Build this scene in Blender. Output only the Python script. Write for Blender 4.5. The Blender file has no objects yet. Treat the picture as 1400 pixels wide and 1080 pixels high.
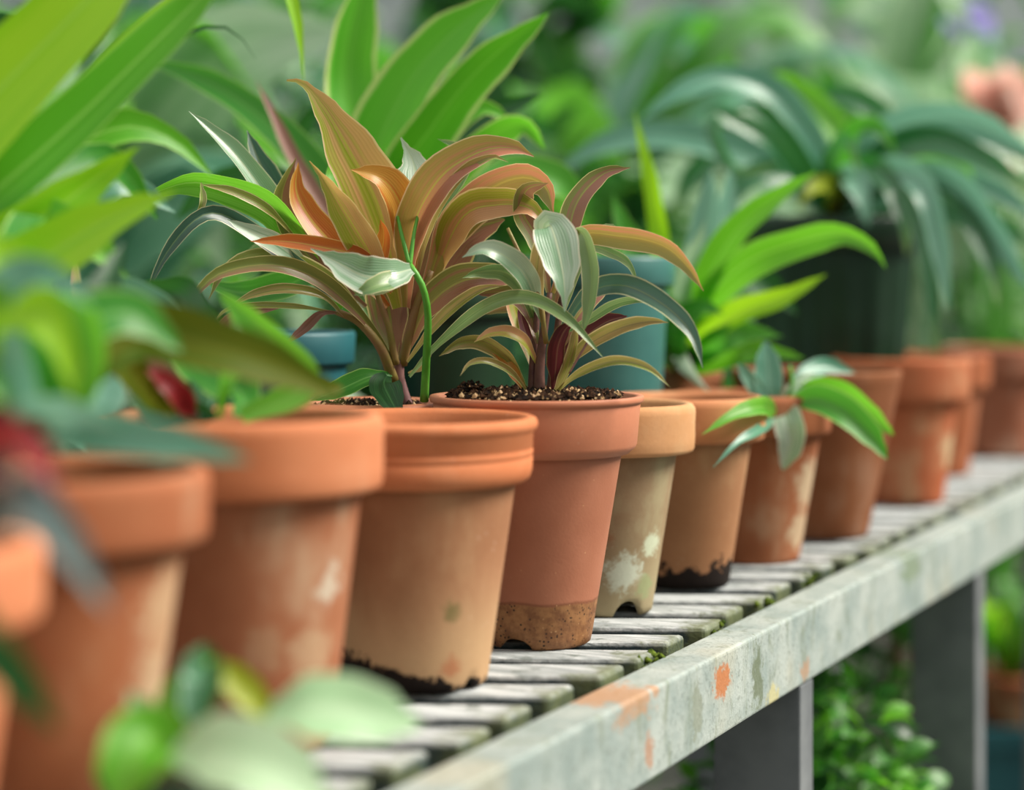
import bpy, math, random
from mathutils import Vector, Matrix, noise as mnoise

random.seed(7)
SC = bpy.context.scene
COL = SC.collection
F = 2800.0            # focal length in pixels of a 1400 px wide frame
HZ = 375.0            # pixel row of the horizon
T = 0.80              # height of the bench top
CAMZ = T + 0.214      # eye height
PI = math.pi
BA = math.radians(24.65)   # bench direction, measured from the camera heading
BO = Vector((-0.0535, 1.08, 0.0))

def P(px, py, Z):
    """a place seen at (px, py), at distance Z in front of the camera"""
    return Vector(((px - 700.0) * Z / F, Z, CAMZ - (py - HZ) * Z / F))

def BW(x, y, z=0.0):
    """bench coordinates (x toward the aisle, y along the bench) to world"""
    c, s = math.cos(BA), math.sin(BA)
    return Vector((BO.x + x * c + y * s, BO.y - x * s + y * c, z))

# ------------------------------------------------------------------ objects
def mesh_obj(name, verts, faces, mats, parent=None, uvs=None, smooth=True, loc=None):
    me = bpy.data.meshes.new(name)
    me.from_pydata([tuple(v) for v in verts], [], faces)
    if uvs is not None:
        ul = me.uv_layers.new(name='UVMap')
        for lp in me.loops:
            ul.data[lp.index].uv = uvs[lp.vertex_index]
    if not isinstance(mats, (list, tuple)):
        mats = [mats]
    for m in mats:
        me.materials.append(m)
    if smooth:
        me.polygons.foreach_set('use_smooth', [True] * len(me.polygons))
    me.update()
    o = bpy.data.objects.new(name, me)
    COL.objects.link(o)
    if parent is not None:
        o.parent = parent
    if loc is not None:
        o.location = loc
    return o

def thing(name, label, cat, loc=(0, 0, 0), rz=0.0, group=None):
    o = bpy.data.objects.new(name, None)
    o.empty_display_size = 0.05
    COL.objects.link(o)
    o.location = loc
    o.rotation_euler = (0, 0, rz)
    o['label'] = label
    o['category'] = cat
    if group:
        o['group'] = group
    return o

def flat_normals(o, ang=40):
    me = o.data
    me.polygons.foreach_set('use_smooth', [False] * len(me.polygons))

def bevel(o, w, seg=2):
    m = o.modifiers.new('bevel', 'BEVEL')
    m.width = w
    m.segments = seg
    m.limit_method = 'ANGLE'
    m.angle_limit = math.radians(35)
    return o

# ------------------------------------------------------------------ node helper
class NT:
    def __init__(self, name):
        self.m = bpy.data.materials.new(name)
        self.m.use_nodes = True
        self.t = self.m.node_tree
        self.t.nodes.clear()
        self.out = self.t.nodes.new('ShaderNodeOutputMaterial')
    def n(self, typ, **kw):
        nd = self.t.nodes.new(typ)
        for k, v in kw.items():
            setattr(nd, k, v)
        return nd
    def link(self, a, b):
        self.t.links.new(a, b)
    def put(self, sock, v):
        if isinstance(v, bpy.types.NodeSocket):
            self.link(v, sock)
        elif isinstance(v, (tuple, list)) and len(v) == 3 and sock.type == 'RGBA':
            sock.default_value = (v[0], v[1], v[2], 1)
        else:
            sock.default_value = v
    def math(self, op, a, b=0.0, c=None, clamp=False):
        nd = self.n('ShaderNodeMath', operation=op, use_clamp=clamp)
        self.put(nd.inputs[0], a)
        self.put(nd.inputs[1], b)
        if c is not None:
            self.put(nd.inputs[2], c)
        return nd.outputs[0]
    def step(self, x, lo, hi):
        nd = self.n('ShaderNodeMapRange', interpolation_type='SMOOTHSTEP')
        self.put(nd.inputs[0], x)
        nd.inputs[1].default_value = lo
        nd.inputs[2].default_value = hi
        nd.inputs[3].default_value = 0
        nd.inputs[4].default_value = 1
        return nd.outputs[0]
    def mix(self, f, a, b, mode='MIX'):
        nd = self.n('ShaderNodeMix', data_type='RGBA', blend_type=mode)
        self.put(nd.inputs[0], f)
        self.put(nd.inputs[6], a)
        self.put(nd.inputs[7], b)
        return nd.outputs[2]
    def noise(self, vec, scale, detail=4, rough=0.55, dist=0.0):
        nd = self.n('ShaderNodeTexNoise')
        if vec is not None:
            self.link(vec, nd.inputs['Vector'])
        nd.inputs['Scale'].default_value = scale
        nd.inputs['Detail'].default_value = detail
        nd.inputs['Roughness'].default_value = rough
        nd.inputs['Distortion'].default_value = dist
        return nd.outputs[0]
    def voronoi(self, vec, scale, rnd=1.0):
        nd = self.n('ShaderNodeTexVoronoi')
        if vec is not None:
            self.link(vec, nd.inputs['Vector'])
        nd.inputs['Scale'].default_value = scale
        nd.inputs['Randomness'].default_value = rnd
        return nd.outputs['Distance']
    def obj(self):
        return self.n('ShaderNodeTexCoord').outputs['Object']
    def uv(self):
        return self.n('ShaderNodeTexCoord').outputs['UV']
    def sep(self, v):
        nd = self.n('ShaderNodeSeparateXYZ')
        self.link(v, nd.inputs[0])
        return nd.outputs
    def comb(self, x, y, z=0.0):
        nd = self.n('ShaderNodeCombineXYZ')
        self.put(nd.inputs[0], x); self.put(nd.inputs[1], y); self.put(nd.inputs[2], z)
        return nd.outputs[0]
    def mapping(self, v, scale=(1, 1, 1), loc=(0, 0, 0), rot=(0, 0, 0)):
        nd = self.n('ShaderNodeMapping')
        self.link(v, nd.inputs[0])
        nd.inputs['Location'].default_value = loc
        nd.inputs['Rotation'].default_value = rot
        nd.inputs['Scale'].default_value = scale
        return nd.outputs[0]
    def bump(self, h, strength=0.3, dist=0.002):
        nd = self.n('ShaderNodeBump')
        nd.inputs['Strength'].default_value = strength
        nd.inputs['Distance'].default_value = dist
        self.link(h, nd.inputs['Height'])
        return nd.outputs[0]
    def principled(self, col, rough=0.5, spec=0.5, metal=0.0, normal=None):
        nd = self.n('ShaderNodeBsdfPrincipled')
        self.put(nd.inputs['Base Color'], col)
        self.put(nd.inputs['Roughness'], rough)
        self.put(nd.inputs['Specular IOR Level'], spec)
        nd.inputs['Metallic'].default_value = metal
        if normal is not None:
            self.link(normal, nd.inputs['Normal'])
        return nd.outputs[0]
    def done(self, sh):
        self.link(sh, self.out.inputs[0])
        return self.m

def s2l(*c):
    """sRGB 0-255 to linear"""
    r = []
    for v in c:
        v = v / 255.0
        r.append(v / 12.92 if v <= 0.04045 else ((v + 0.055) / 1.055) ** 2.4)
    return tuple(r)

# ------------------------------------------------------------------ materials
def leaf_mat(name, a, b, edge, mid=None, ew=0.09, mw=0.05, rough=0.38, tr=0.35, trc=None, tip=None, veins=0.25, spec=0.5, halves=0.0):
    """leaf blade: two tones streaked along the blade, one half painted as lit through, a margin and a midrib"""
    k = NT(name)
    u, v, _ = k.sep(k.uv())
    e = k.math('ABSOLUTE', k.math('MULTIPLY_ADD', u, 2.0, -1.0))
    oi = k.n('ShaderNodeObjectInfo').outputs['Random']
    vec = k.comb(k.math('MULTIPLY', u, 7.0), k.math('MULTIPLY', v, 1.3), k.math('MULTIPLY', oi, 40.0))
    st = k.noise(vec, 1.0, 3, 0.5)
    half = k.math('MULTIPLY', k.math('SUBTRACT', u, 0.5), k.math('MULTIPLY_ADD', k.math('GREATER_THAN', oi, 0.5), 2.0, -1.0))  # picks one half of the blade; light coming through it is put into the colour
    f = k.math('ADD', st, k.math('MULTIPLY_ADD', oi, 0.3, -0.15))
    f = k.step(k.math('ADD', f, k.math('MULTIPLY', half, halves)), 0.34, 0.66)
    col = k.mix(f, a, b)
    if tip is not None:
        col = k.mix(k.step(v, 0.82, 1.0), col, tip)
    # fine parallel veins
    vn = k.math('SINE', k.math('ADD', k.math('MULTIPLY', u, 95.0), k.math('MULTIPLY', st, 6.0)))
    col = k.mix(k.math('MULTIPLY', k.step(vn, 0.1, 1.0), veins * 0.5), col, tuple(min(1, x * 1.7 + 0.02) for x in b))
    if mid is not None:
        col = k.mix(k.math('SUBTRACT', 1.0, k.step(e, mw * 0.4, mw * 1.6)), col, mid)
    if edge is not None:
        wob = k.math('MULTIPLY', k.noise(k.comb(k.math('MULTIPLY', v, 9.0), oi, 0.0), 1.0, 2), ew)
        col = k.mix(k.step(k.math('ADD', e, k.math('SUBTRACT', wob, ew * 0.5)), 1 - ew * 1.3, 1 - ew * 0.6), col, edge)
    nrm = k.bump(vn, 0.12, 0.0006)
    rg = k.math('MULTIPLY_ADD', st, 0.3, rough - 0.12)
    p = k.principled(col, rg, spec, normal=nrm)
    t = k.n('ShaderNodeBsdfTranslucent')
    tc = k.mix(0.55, col, trc if trc is not None else tuple(min(1.0, x * 1.5) for x in b))
    k.link(tc, t.inputs[0])
    mx = k.n('ShaderNodeMixShader')
    mx.inputs[0].default_value = tr
    k.link(p, mx.inputs[1]); k.link(t.outputs[0], mx.inputs[2])
    return k.done(mx.outputs[0])

def terracotta(name, c1, c2, pale=0.4, palec=(0.62, 0.52, 0.40), seed=0.0, dirt=None, patches=(), rough=0.8, low_pale=0.0, speck=0.25, bumps=0.25, spec=0.2):
    """fired clay. dirt = (height, noise amount, colour, tilt_x, edge); patches = [(x,y,z,r,colour,strength)]"""
    k = NT(name)
    oc = k.obj()
    off = k.mapping(oc, loc=(seed, seed * 0.7, seed * 1.3))
    x, y, z = k.sep(oc)
    big = k.noise(off, 14, 4, 0.6)
    strk = k.noise(k.mapping(off, scale=(1, 1, 0.25)), 40, 4, 0.6)
    fine = k.noise(off, 420, 3, 0.6)
    col = k.mix(k.step(big, 0.3, 0.7), c1, c2)
    pm = k.step(k.math('ADD', k.math('MULTIPLY', big, 0.5), k.math('MULTIPLY', strk, 0.6)), 0.55, 0.72)
    if low_pale:
        lp = k.math('SUBTRACT', 1.0, k.step(k.math('ADD', z, k.math('MULTIPLY_ADD', strk, 0.06, -0.03)), 0.01, 0.075))
        pm = k.math('MAXIMUM', k.math('MULTIPLY', pm, pale), k.math('MULTIPLY', lp, low_pale))
    else:
        pm = k.math('MULTIPLY', pm, pale)
    col = k.mix(pm, col, palec)
    sp = k.math('SUBTRACT', 1.0, k.step(k.voronoi(off, 190), 0.10, 0.2))
    spm = k.math('MULTIPLY', sp, k.step(k.noise(off, 30, 2), 0.52, 0.7))
    col = k.mix(k.math('MULTIPLY', spm, speck), col, (0.75, 0.62, 0.5))
    for (qx, qy, qz, r, pc, stg) in patches:
        vd = k.n('ShaderNodeVectorMath', operation='DISTANCE')
        k.link(oc, vd.inputs[0])
        vd.inputs[1].default_value = (qx, qy, qz)
        dd = k.math('ADD', vd.outputs['Value'], k.math('MULTIPLY_ADD', k.noise(off, 130, 5, 0.65), r * 1.8, -r * 0.9))
        col = k.mix(k.math('MULTIPLY', k.math('SUBTRACT', 1.0, k.step(dd, r * 0.45, r)), stg), col, pc)
    if dirt is not None:
        dh, dn, dc, tilt, soft = dirt
        zz = k.math('ADD', z, k.math('MULTIPLY', x, tilt))
        zz = k.math('ADD', zz, k.math('MULTIPLY_ADD', k.noise(off, 75, 5, 0.7), dn * 2, -dn))
        col = k.mix(k.math('SUBTRACT', 1.0, k.step(zz, dh - soft, dh + soft)), col, dc)
    col = k.mix(k.math('MULTIPLY', fine, 0.35), col, k.mix(0.5, col, (0.1, 0.05, 0.03)))
    hgt = k.math('ADD', k.math('MULTIPLY', fine, 0.5), k.math('MULTIPLY', strk, 0.6))
    nrm = k.bump(hgt, bumps, 0.001)
    return k.done(k.principled(col, k.math('MULTIPLY_ADD', big, 0.2, rough - 0.1), spec, normal=nrm))

def plain(name, c1, c2, scale=30, rough=0.6, spec=0.4, bump=0.2, metal=0.0, stretch=(1, 1, 1)):
    k = NT(name)
    oc = k.mapping(k.obj(), scale=stretch)
    n1 = k.noise(oc, scale, 5, 0.6)
    n2 = k.noise(oc, scale * 9, 3, 0.6)
    col = k.mix(k.step(n1, 0.32, 0.68), c1, c2)
    nrm = k.bump(k.math('ADD', n1, k.math('MULTIPLY', n2, 0.5)), bump, 0.002)
    return k.done(k.principled(col, rough, spec, metal, nrm))

def soil_mat():
    k = NT('potting_soil')
    oc = k.obj()
    n1 = k.noise(oc, 160, 5, 0.7)
    v = k.voronoi(oc, 330)
    col = k.mix(k.step(n1, 0.4, 0.65), s2l(22, 14, 10), s2l(78, 52, 34))
    gr = k.math('MULTIPLY', k.math('SUBTRACT', 1.0, k.step(v, 0.12, 0.3)), k.step(k.noise(oc, 90, 2), 0.5, 0.62))
    col = k.mix(gr, col, s2l(205, 165, 115))
    return k.done(k.principled(col, 0.9, 0.15, normal=k.bump(n1, 0.9, 0.004)))
SOIL = soil_mat()
GRIT = plain('soil_grit', s2l(150, 105, 60), s2l(225, 190, 140), 300, 0.6, 0.5)

# ------------------------------------------------------------------ geometry helpers
def lathe(profile, seg=72, closed=False, cap_end=False, notch=None, wob=0.0, seed=0):
    """profile: list of (r, z); notch = [(angle, halfwidth_rad, height)] raises the lowest rings"""
    vs, fs = [], []
    n = len(profile)
    for i, (r, z) in enumerate(profile):
        for j in range(seg):
            a = 2 * PI * j / seg
            rr, zz = r, z
            if wob:
                q = mnoise.noise(Vector((math.cos(a) * 1.5 + seed, math.sin(a) * 1.5, z * 20)))
                rr = r * (1 + wob * q)
            if notch and zz < 0.0245:
                for (na, hw, hh) in notch:
                    d = (a - na + PI) % (2 * PI) - PI
                    if abs(d) < hw:
                        lift = hh * math.sqrt(max(0.0, 1 - (d / hw) ** 2))
                        zz = max(zz, lift)
            vs.append((rr * math.cos(a), rr * math.sin(a), zz))
    for i in range(n - 1 if not closed else n):
        i2 = (i + 1) % n
        for j in range(seg):
            j2 = (j + 1) % seg
            fs.append((i * seg + j, i * seg + j2, i2 * seg + j2, i2 * seg + j))
    if cap_end:
        vs.append((0, 0, profile[-1][1]))
        c = len(vs) - 1
        for j in range(seg):
            fs.append(((n - 1) * seg + j, (n - 1) * seg + (j + 1) % seg, c))
    return vs, fs

def catmull(pts, n):
    pts = [Vector(p) for p in pts]
    if len(pts) == 2:
        pts = [pts[0], (pts[0] + pts[1]) / 2, pts[1]]
    L = [0.0]
    for a, b in zip(pts, pts[1:]):
        L.append(L[-1] + max((b - a).length, 1e-6))
    ext = [pts[0] * 2 - pts[1]] + pts + [pts[-1] * 2 - pts[-2]]
    out = []
    for i in range(n):
        s = L[-1] * i / (n - 1)
        k = 0
        while k < len(pts) - 2 and s > L[k + 1]:
            k += 1
        t = (s - L[k]) / (L[k + 1] - L[k])
        p0, p1, p2, p3 = ext[k], ext[k + 1], ext[k + 2], ext[k + 3]
        out.append(0.5 * ((2 * p1) + (-p0 + p2) * t + (2 * p0 - 5 * p1 + 4 * p2 - p3) * t * t + (-p0 + 3 * p1 - 3 * p2 + p3) * t ** 3))
    return out

PROF = {
    'lance': [(0, .22), (.15, .42), (.4, .93), (.55, 1), (.75, .82), (.9, .42), (.97, .12), (1, .02)],
    'strap': [(0, .55), (.2, .9), (.5, 1), (.78, .78), (.93, .36), (1, .03)],
    'oval': [(0, .06), (.08, .42), (.3, .94), (.5, 1), (.75, .8), (.92, .36), (1, .03)],
    'pet': [(0, .16), (.25, .18), (.42, .5), (.65, 1), (.84, .68), (.95, .22), (1, .02)],
    'acum': [(0, .3), (.2, .7), (.42, 1), (.62, .85), (.8, .42), (.9, .14), (1, .03)],
    'wide': [(0, .8), (.3, 1), (.7, 1), (.9, .7), (1, .2)],
}
def prof(kind, t):
    tb = PROF[kind]
    for (a, wa), (b, wb) in zip(tb, tb[1:]):
        if t <= b:
            f = (t - a) / (b - a)
            f = f * f * (3 - 2 * f)
            return wa + (wb - wa) * f
    return tb[-1][1]

EYE = Vector((0, 0, CAMZ))
def blade(root, pts3, w, mat, kind='lance', roll=0.0, fold=0.25, name='leaf', hint=None, wave=0.02, n=28, m=9, twist=0.0, uvseed=None):
    """a leaf blade along pts3 (world), w metres wide; the blade turns about its midrib by roll (+twist at the tip)"""
    c = catmull(pts3, n)
    org = root.matrix_world.translation if False else Vector(root.location)
    rz = Matrix.Rotation(-root.rotation_euler[2], 3, 'Z')
    vs, uv, fs = [], [], []
    ph = random.random() * 6
    if hint is None and (c[-1] - c[0]).x > 0:
        roll, twist = -roll, -twist      # a positive roll always turns the visible face up to the light
    prev = None
    for i in range(n):
        t = i / (n - 1)
        a = c[max(0, i - 1)]; b = c[min(n - 1, i + 1)]
        tg = (b - a).normalized()
        h = (hint if hint is not None else (EYE - c[i])).normalized()
        s = tg.cross(h)
        if s.length < 0.08 and prev is not None:
            s = prev.copy()
        s.normalize()
        if prev is not None and s.dot(prev) < 0:
            s = -s
        prev = s.copy()
        q = Matrix.Rotation(roll + twist * t, 3, tg)
        s = q @ s
        nm = s.cross(tg).normalized()
        hw = w * 0.5 * prof(kind, t)
        for j in range(m):
            d = 2 * j / (m - 1) - 1
            wv = wave * w * math.sin(ph + t * 15 + d * 1.2) * abs(d) * prof(kind, t)
            off = s * (d * hw * math.cos(fold * abs(d) * 0.9)) + nm * (fold * hw * abs(d) ** 1.3 + wv)
            vs.append(rz @ (c[i] + off - org))
            uv.append((j / (m - 1), t))
    for i in range(n - 1):
        for j in range(m - 1):
            fs.append((i * m + j, i * m + j + 1, (i + 1) * m + j + 1, (i + 1) * m + j))
    return mesh_obj(name, vs, fs, mat, root, uv)

def leaf(root, pts, wpx, mat, kind='lance', **kw):
    """pts = (px, py, Z) along the midrib; wpx = blade width in pixels of the frame"""
    zs = [p[2] for p in pts]
    zm = sum(zs) / len(zs)
    roll = kw.pop('roll', None)
    if roll is None:
        roll = random.uniform(-0.45, 0.45)
    w = wpx * zm / F / max(0.6, math.cos(roll))
    return blade(root, [P(*p) for p in pts], w, mat, kind, roll=roll, **kw)

def tube(root, pts3, r0, r1, mat, name='stem', n=14, seg=8):
    c = catmull(pts3, n)
    org = Vector(root.location)
    rz = Matrix.Rotation(-root.rotation_euler[2], 3, 'Z')
    vs, fs = [], []
    for i in range(n):
        tg = (c[min(n - 1, i + 1)] - c[max(0, i - 1)]).normalized()
        s = tg.cross(Vector((0.31, 0.91, 0.2))).normalized()
        b = s.cross(tg)
        r = r0 + (r1 - r0) * i / (n - 1)
        for j in range(seg):
            a = 2 * PI * j / seg
            vs.append(rz @ (c[i] + (s * math.cos(a) + b * math.sin(a)) * r - org))
    for i in range(n - 1):
        for j in range(seg):
            fs.append((i * seg + j, i * seg + (j + 1) % seg, (i + 1) * seg + (j + 1) % seg, (i + 1) * seg + j))
    fs.append(tuple(range(seg - 1, -1, -1)))
    fs.append(tuple((n - 1) * seg + j for j in range(seg)))
    return mesh_obj(name, vs, fs, mat, root)

def stem(root, pts, wpx0, wpx1, mat, name='stem'):
    zm = sum(p[2] for p in pts) / len(pts)
    return tube(root, [P(*p) for p in pts], wpx0 * zm / F / 2, wpx1 * zm / F / 2, mat, name)

def box_vf(x0, x1, y0, y1, z0, z1):
    v = [(x0, y0, z0), (x1, y0, z0), (x1, y1, z0), (x0, y1, z0), (x0, y0, z1), (x1, y0, z1), (x1, y1, z1), (x0, y1, z1)]
    f = [(0, 3, 2, 1), (4, 5, 6, 7), (0, 1, 5, 4), (1, 2, 6, 5), (2, 3, 7, 6), (3, 0, 4, 7)]
    return v, f

def soil_disc(root, r, z, bump=0.003, mound=0.0, seed=0, mat=None, name='soil'):
    vs, fs = [(0, 0, z + mound)], []
    rings, seg = 14, 56
    for i in range(1, rings + 1):
        rr = r * i / rings
        for j in range(seg):
            a = 2 * PI * j / seg
            x, y = rr * math.cos(a), rr * math.sin(a)
            nz = mnoise.noise(Vector((x * 90 + seed, y * 90, seed))) + 0.6 * mnoise.noise(Vector((x * 260, y * 260, seed + 4)))
            fade = 1 if i < rings else 0.0
            vs.append((x, y, z + mound * (1 - (i / rings) ** 2) + bump * nz * fade))
    for j in range(seg):
        fs.append((0, 1 + j, 1 + (j + 1) % seg))
    for i in range(rings - 1):
        for j in range(seg):
            a, b = 1 + i * seg + j, 1 + i * seg + (j + 1) % seg
            fs.append((a, a + seg, b + seg, b))
    return mesh_obj(name, vs, fs, mat or SOIL, root)

def crumbs(root, r, z, n, mat, seed, rx=(-1, 1), name='soil_crumbs', sz=(0.0008, 0.0022), mound=0.0):
    """loose grit lying on the soil: uncountable, one mesh"""
    rnd = random.Random(seed)
    vs, fs = [], []
    for _ in range(n):
        a = rnd.uniform(0, 2 * PI); rr = r * math.sqrt(rnd.random()) * 0.96
        x, y = rr * math.cos(a), rr * math.sin(a)
        if not (rx[0] * r <= x <= rx[1] * r):
            continue
        s = rnd.uniform(*sz)
        k = len(vs)
        zz = z + mound * (1 - (rr / r) ** 2) + s * 0.3 + rnd.random() * 0.002
        th = rnd.random() * 3
        for dx, dy, dz in ((1, 0, 0), (-1, 0, 0), (0, 1, 0), (0, -1, 0), (0, 0, .8), (0, 0, -.8)):
            e = rnd.uniform(0.6, 1.4)
            vs.append((x + s * e * (dx * math.cos(th) - dy * math.sin(th)), y + s * e * (dx * math.sin(th) + dy * math.cos(th)), zz + s * e * dz))
        for f in ((0, 2, 4), (2, 1, 4), (1, 3, 4), (3, 0, 4), (2, 0, 5), (1, 2, 5), (3, 1, 5), (0, 3, 5)):
            fs.append(tuple(k + q for q in f))
    o = mesh_obj(name, vs, fs, mat, root, smooth=False)
    o['kind'] = 'stuff'
    return o

def pot(root, R, h, rh, rbt, rb, mat, style='classic', rim_mat=None, notch=None, soil=None, seed=0, plant=True, mound=0.0, soilmat=None, bumpy=0.003):
    """pot with its rim and soil under root. plant: pot becomes one part with the rim as its sub-part"""
    zb = h - rh
    th = 0.005
    outer = [(rb - 0.002, 0.0), (rb, 0.0015), (rb + (rbt - rb) * 0.05 / 1, zb * 0.05), (rb + (rbt - rb) * 0.12, zb * 0.12), (rb + (rbt - rb) * 0.2, zb * 0.2)]
    for i in range(1, 9):
        f = 0.2 + 0.8 * i / 8
        outer.append((rb + (rbt - rb) * f, zb * f))
    top = h - 0.004 if style == 'none' else zb + 0.004
    if style == 'none':
        outer += [(rbt + (R - rbt) * 0.5, zb + rh * 0.5), (R, h - 0.003), (R - 0.001, h), (R - 0.004, h)]
        inner = [(R - 0.0055, h - 0.003), (rbt - th, zb), (rb - th + 0.001, 0.028), (rb - th, 0.026)]
    else:
        outer.append((rbt, zb + 0.002))
        inner = [(rbt - th, zb + 0.002), (rb + (rbt - rb) * .3 - th, zb * 0.3 + 0.01), (rb - th + 0.001, 0.028), (rb - th, 0.026)]
    vs, fs = lathe(outer + inner, 72, cap_end=True, notch=notch)
    if plant:
        body = mesh_obj('pot', vs, fs, mat, root)
    else:
        body = mesh_obj('body', vs, fs, mat, root)
    rim_parent = body if plant else root
    rr = None
    if style == 'classic':     # plain rolled rim
        pr = [(rbt - 0.001, zb), (R - 0.003, zb), (R - 0.0012, zb + 0.001), (R - 0.0004, zb + 0.003), (R, zb + rh * 0.3), (R, zb + rh * 0.6), (R + 0.0004, h - 0.006), (R, h - 0.003), (R - 0.0015, h - 0.0008), (R - 0.0035, h),
              (R - 0.006, h - 0.0005), (R - 0.0078, h - 0.003), (R - 0.0085, h - 0.008), (rbt - 0.005, zb)]
    elif style == 'lip':       # rounded lip above a band with two scored lines
        pr = [(rbt - 0.001, zb), (R - 0.0065, zb + 0.0002), (R - 0.004, zb + 0.0022), (R - 0.0028, zb + 0.006), (R - 0.0024, zb + rh * .38), (R - 0.0032, zb + rh * .40), (R - 0.0024, zb + rh * .42), (R - 0.0022, zb + rh * .49), (R - 0.0032, zb + rh * .51), (R - 0.0024, zb + rh * .535),
              (R - 0.0022, zb + rh * .76), (R - 0.0012, zb + rh * .79), (R, zb + rh * .84), (R + 0.0003, zb + rh * .9), (R - 0.0007, zb + rh * .97), (R - 0.003, h), (R - 0.0055, h - 0.0004), (R - 0.0075, h - 0.003), (R - 0.0085, h - 0.008), (rbt - 0.005, zb)]
    elif style == 'flange':    # thin flat flange over a drawn-in collar
        pr = [(rbt - 0.001, zb), (rbt + 0.004, zb + 0.0005), (R - 0.0045, zb + 0.004), (R - 0.0035, zb + 0.006), (R - 0.0015, h - 0.0052), (R - 0.0018, h - 0.0042), (R, h - 0.0036), (R + 0.0006, h - 0.0026), (R + 0.0006, h - 0.0006), (R, h), (R - 0.003, h), (R - 0.0042, h - 0.0008), (R - 0.006, h - 0.006), (rbt - 0.005, zb)]
    elif style == 'nursery':
        pr = [(rbt - 0.001, zb), (R - 0.002, zb), (R - 0.001, zb + 0.002), (R, h - 0.002), (R - 0.001, h), (R - 0.003, h), (R - 0.004, h - 0.003), (rbt - 0.004, zb)]
    else:
        pr = None
    if pr:
        vs, fs = lathe(pr, 72, closed=True)
        mesh_obj('rim', vs, fs, rim_mat or mat, rim_parent)
    if soil is not None:
        # inner radius at the soil height
        if soil >= zb:
            ri = (R - 0.0085) if style in ('classic', 'lip') else R - 0.006
        else:
            ri = rb + (rbt - rb) * soil / zb - th
        soil_disc(root, ri + 0.0005, soil, bumpy, mound, seed, soilmat)
    return body

# ================================================================== SETTING
# ---- floor of the greenhouse
fl = plain('damp_concrete', s2l(62, 64, 60), s2l(96, 96, 90), 6, 0.7, 0.4, 0.3)
v, f = box_vf(-5, 6.5, -1.5, 8.0, -0.1, 0.0)
o = mesh_obj('floor', v, f, fl, smooth=False); o['kind'] = 'structure'; o['label'] = 'damp grey concrete greenhouse floor'
# ---- glazed end wall far away
glz = plain('frosted_pane', s2l(176, 186, 188), s2l(206, 214, 212), 2, 0.5, 0.4, 0.02)
alu = plain('painted_frame', s2l(120, 128, 126), s2l(150, 156, 152), 20, 0.5, 0.5, 0.1)
v, f = box_vf(-5, 6.5, 7.9, 8.0, 0.0, 3.2)
o = mesh_obj('wall_back', v, f, glz, smooth=False); o['kind'] = 'structure'; o['label'] = 'pale frosted greenhouse end wall'
vs, fs = [], []
for i in range(13):
    x = -5 + i * 0.95
    v, f = box_vf(x, x + 0.05, 7.84, 7.9, 0.0, 3.2)
    k = len(vs); vs += v; fs += [tuple(a + k for a in q) for q in f]
for z in (0.0, 0.8, 1.6, 2.4, 3.14):
    v, f = box_vf(-5, 6.5, 7.85, 7.9, z, z + 0.06)
    k = len(vs); vs += v; fs += [tuple(a + k for a in q) for q in f]
o = mesh_obj('trim_1', vs, fs, alu, smooth=False); o['kind'] = 'structure'; o['label'] = 'grey glazing bars of the end wall'

knee = plain('dark_knee_wall', s2l(34, 44, 36), s2l(54, 64, 50), 8, .8, .3, .3)
v, f = box_vf(-5, 6.5, 7.7, 7.84, 0.0, 0.95)
o = mesh_obj('trim_2', v, f, knee, smooth=False); o['kind'] = 'structure'; o['label'] = 'dark low wall below the glazing'

# ================================================================== BENCH
def slat_mat():
    k = NT('weathered_slat')
    oc = k.obj()
    x, y, z = k.sep(oc)
    g = k.noise(k.mapping(oc, scale=(1, 10, 10)), 14, 5, 0.65, 0.5)
    n = k.noise(oc, 55, 5, 0.7)
    col = k.mix(k.step(g, 0.35, 0.68), s2l(142, 148, 148), s2l(200, 204, 204))
    col = k.mix(k.step(n, 0.52, 0.7), col, s2l(104, 112, 106))
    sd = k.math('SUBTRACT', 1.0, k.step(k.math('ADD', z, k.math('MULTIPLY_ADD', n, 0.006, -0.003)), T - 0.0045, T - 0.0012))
    col = k.mix(sd, col, s2l(44, 60, 64))  # slat sides coloured dark, painting in the shade of the gaps
    ms = k.math('MULTIPLY', k.step(k.math('ADD', x, k.math('MULTIPLY', n, 0.07)), 0.098, 0.125), 0.75)
    col = k.mix(ms, col, k.mix(n, s2l(52, 66, 30), s2l(120, 126, 80)))
    return k.done(k.principled(col, 0.75, 0.3, normal=k.bump(k.math('ADD', g, n), 0.5, 0.002)))

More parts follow.
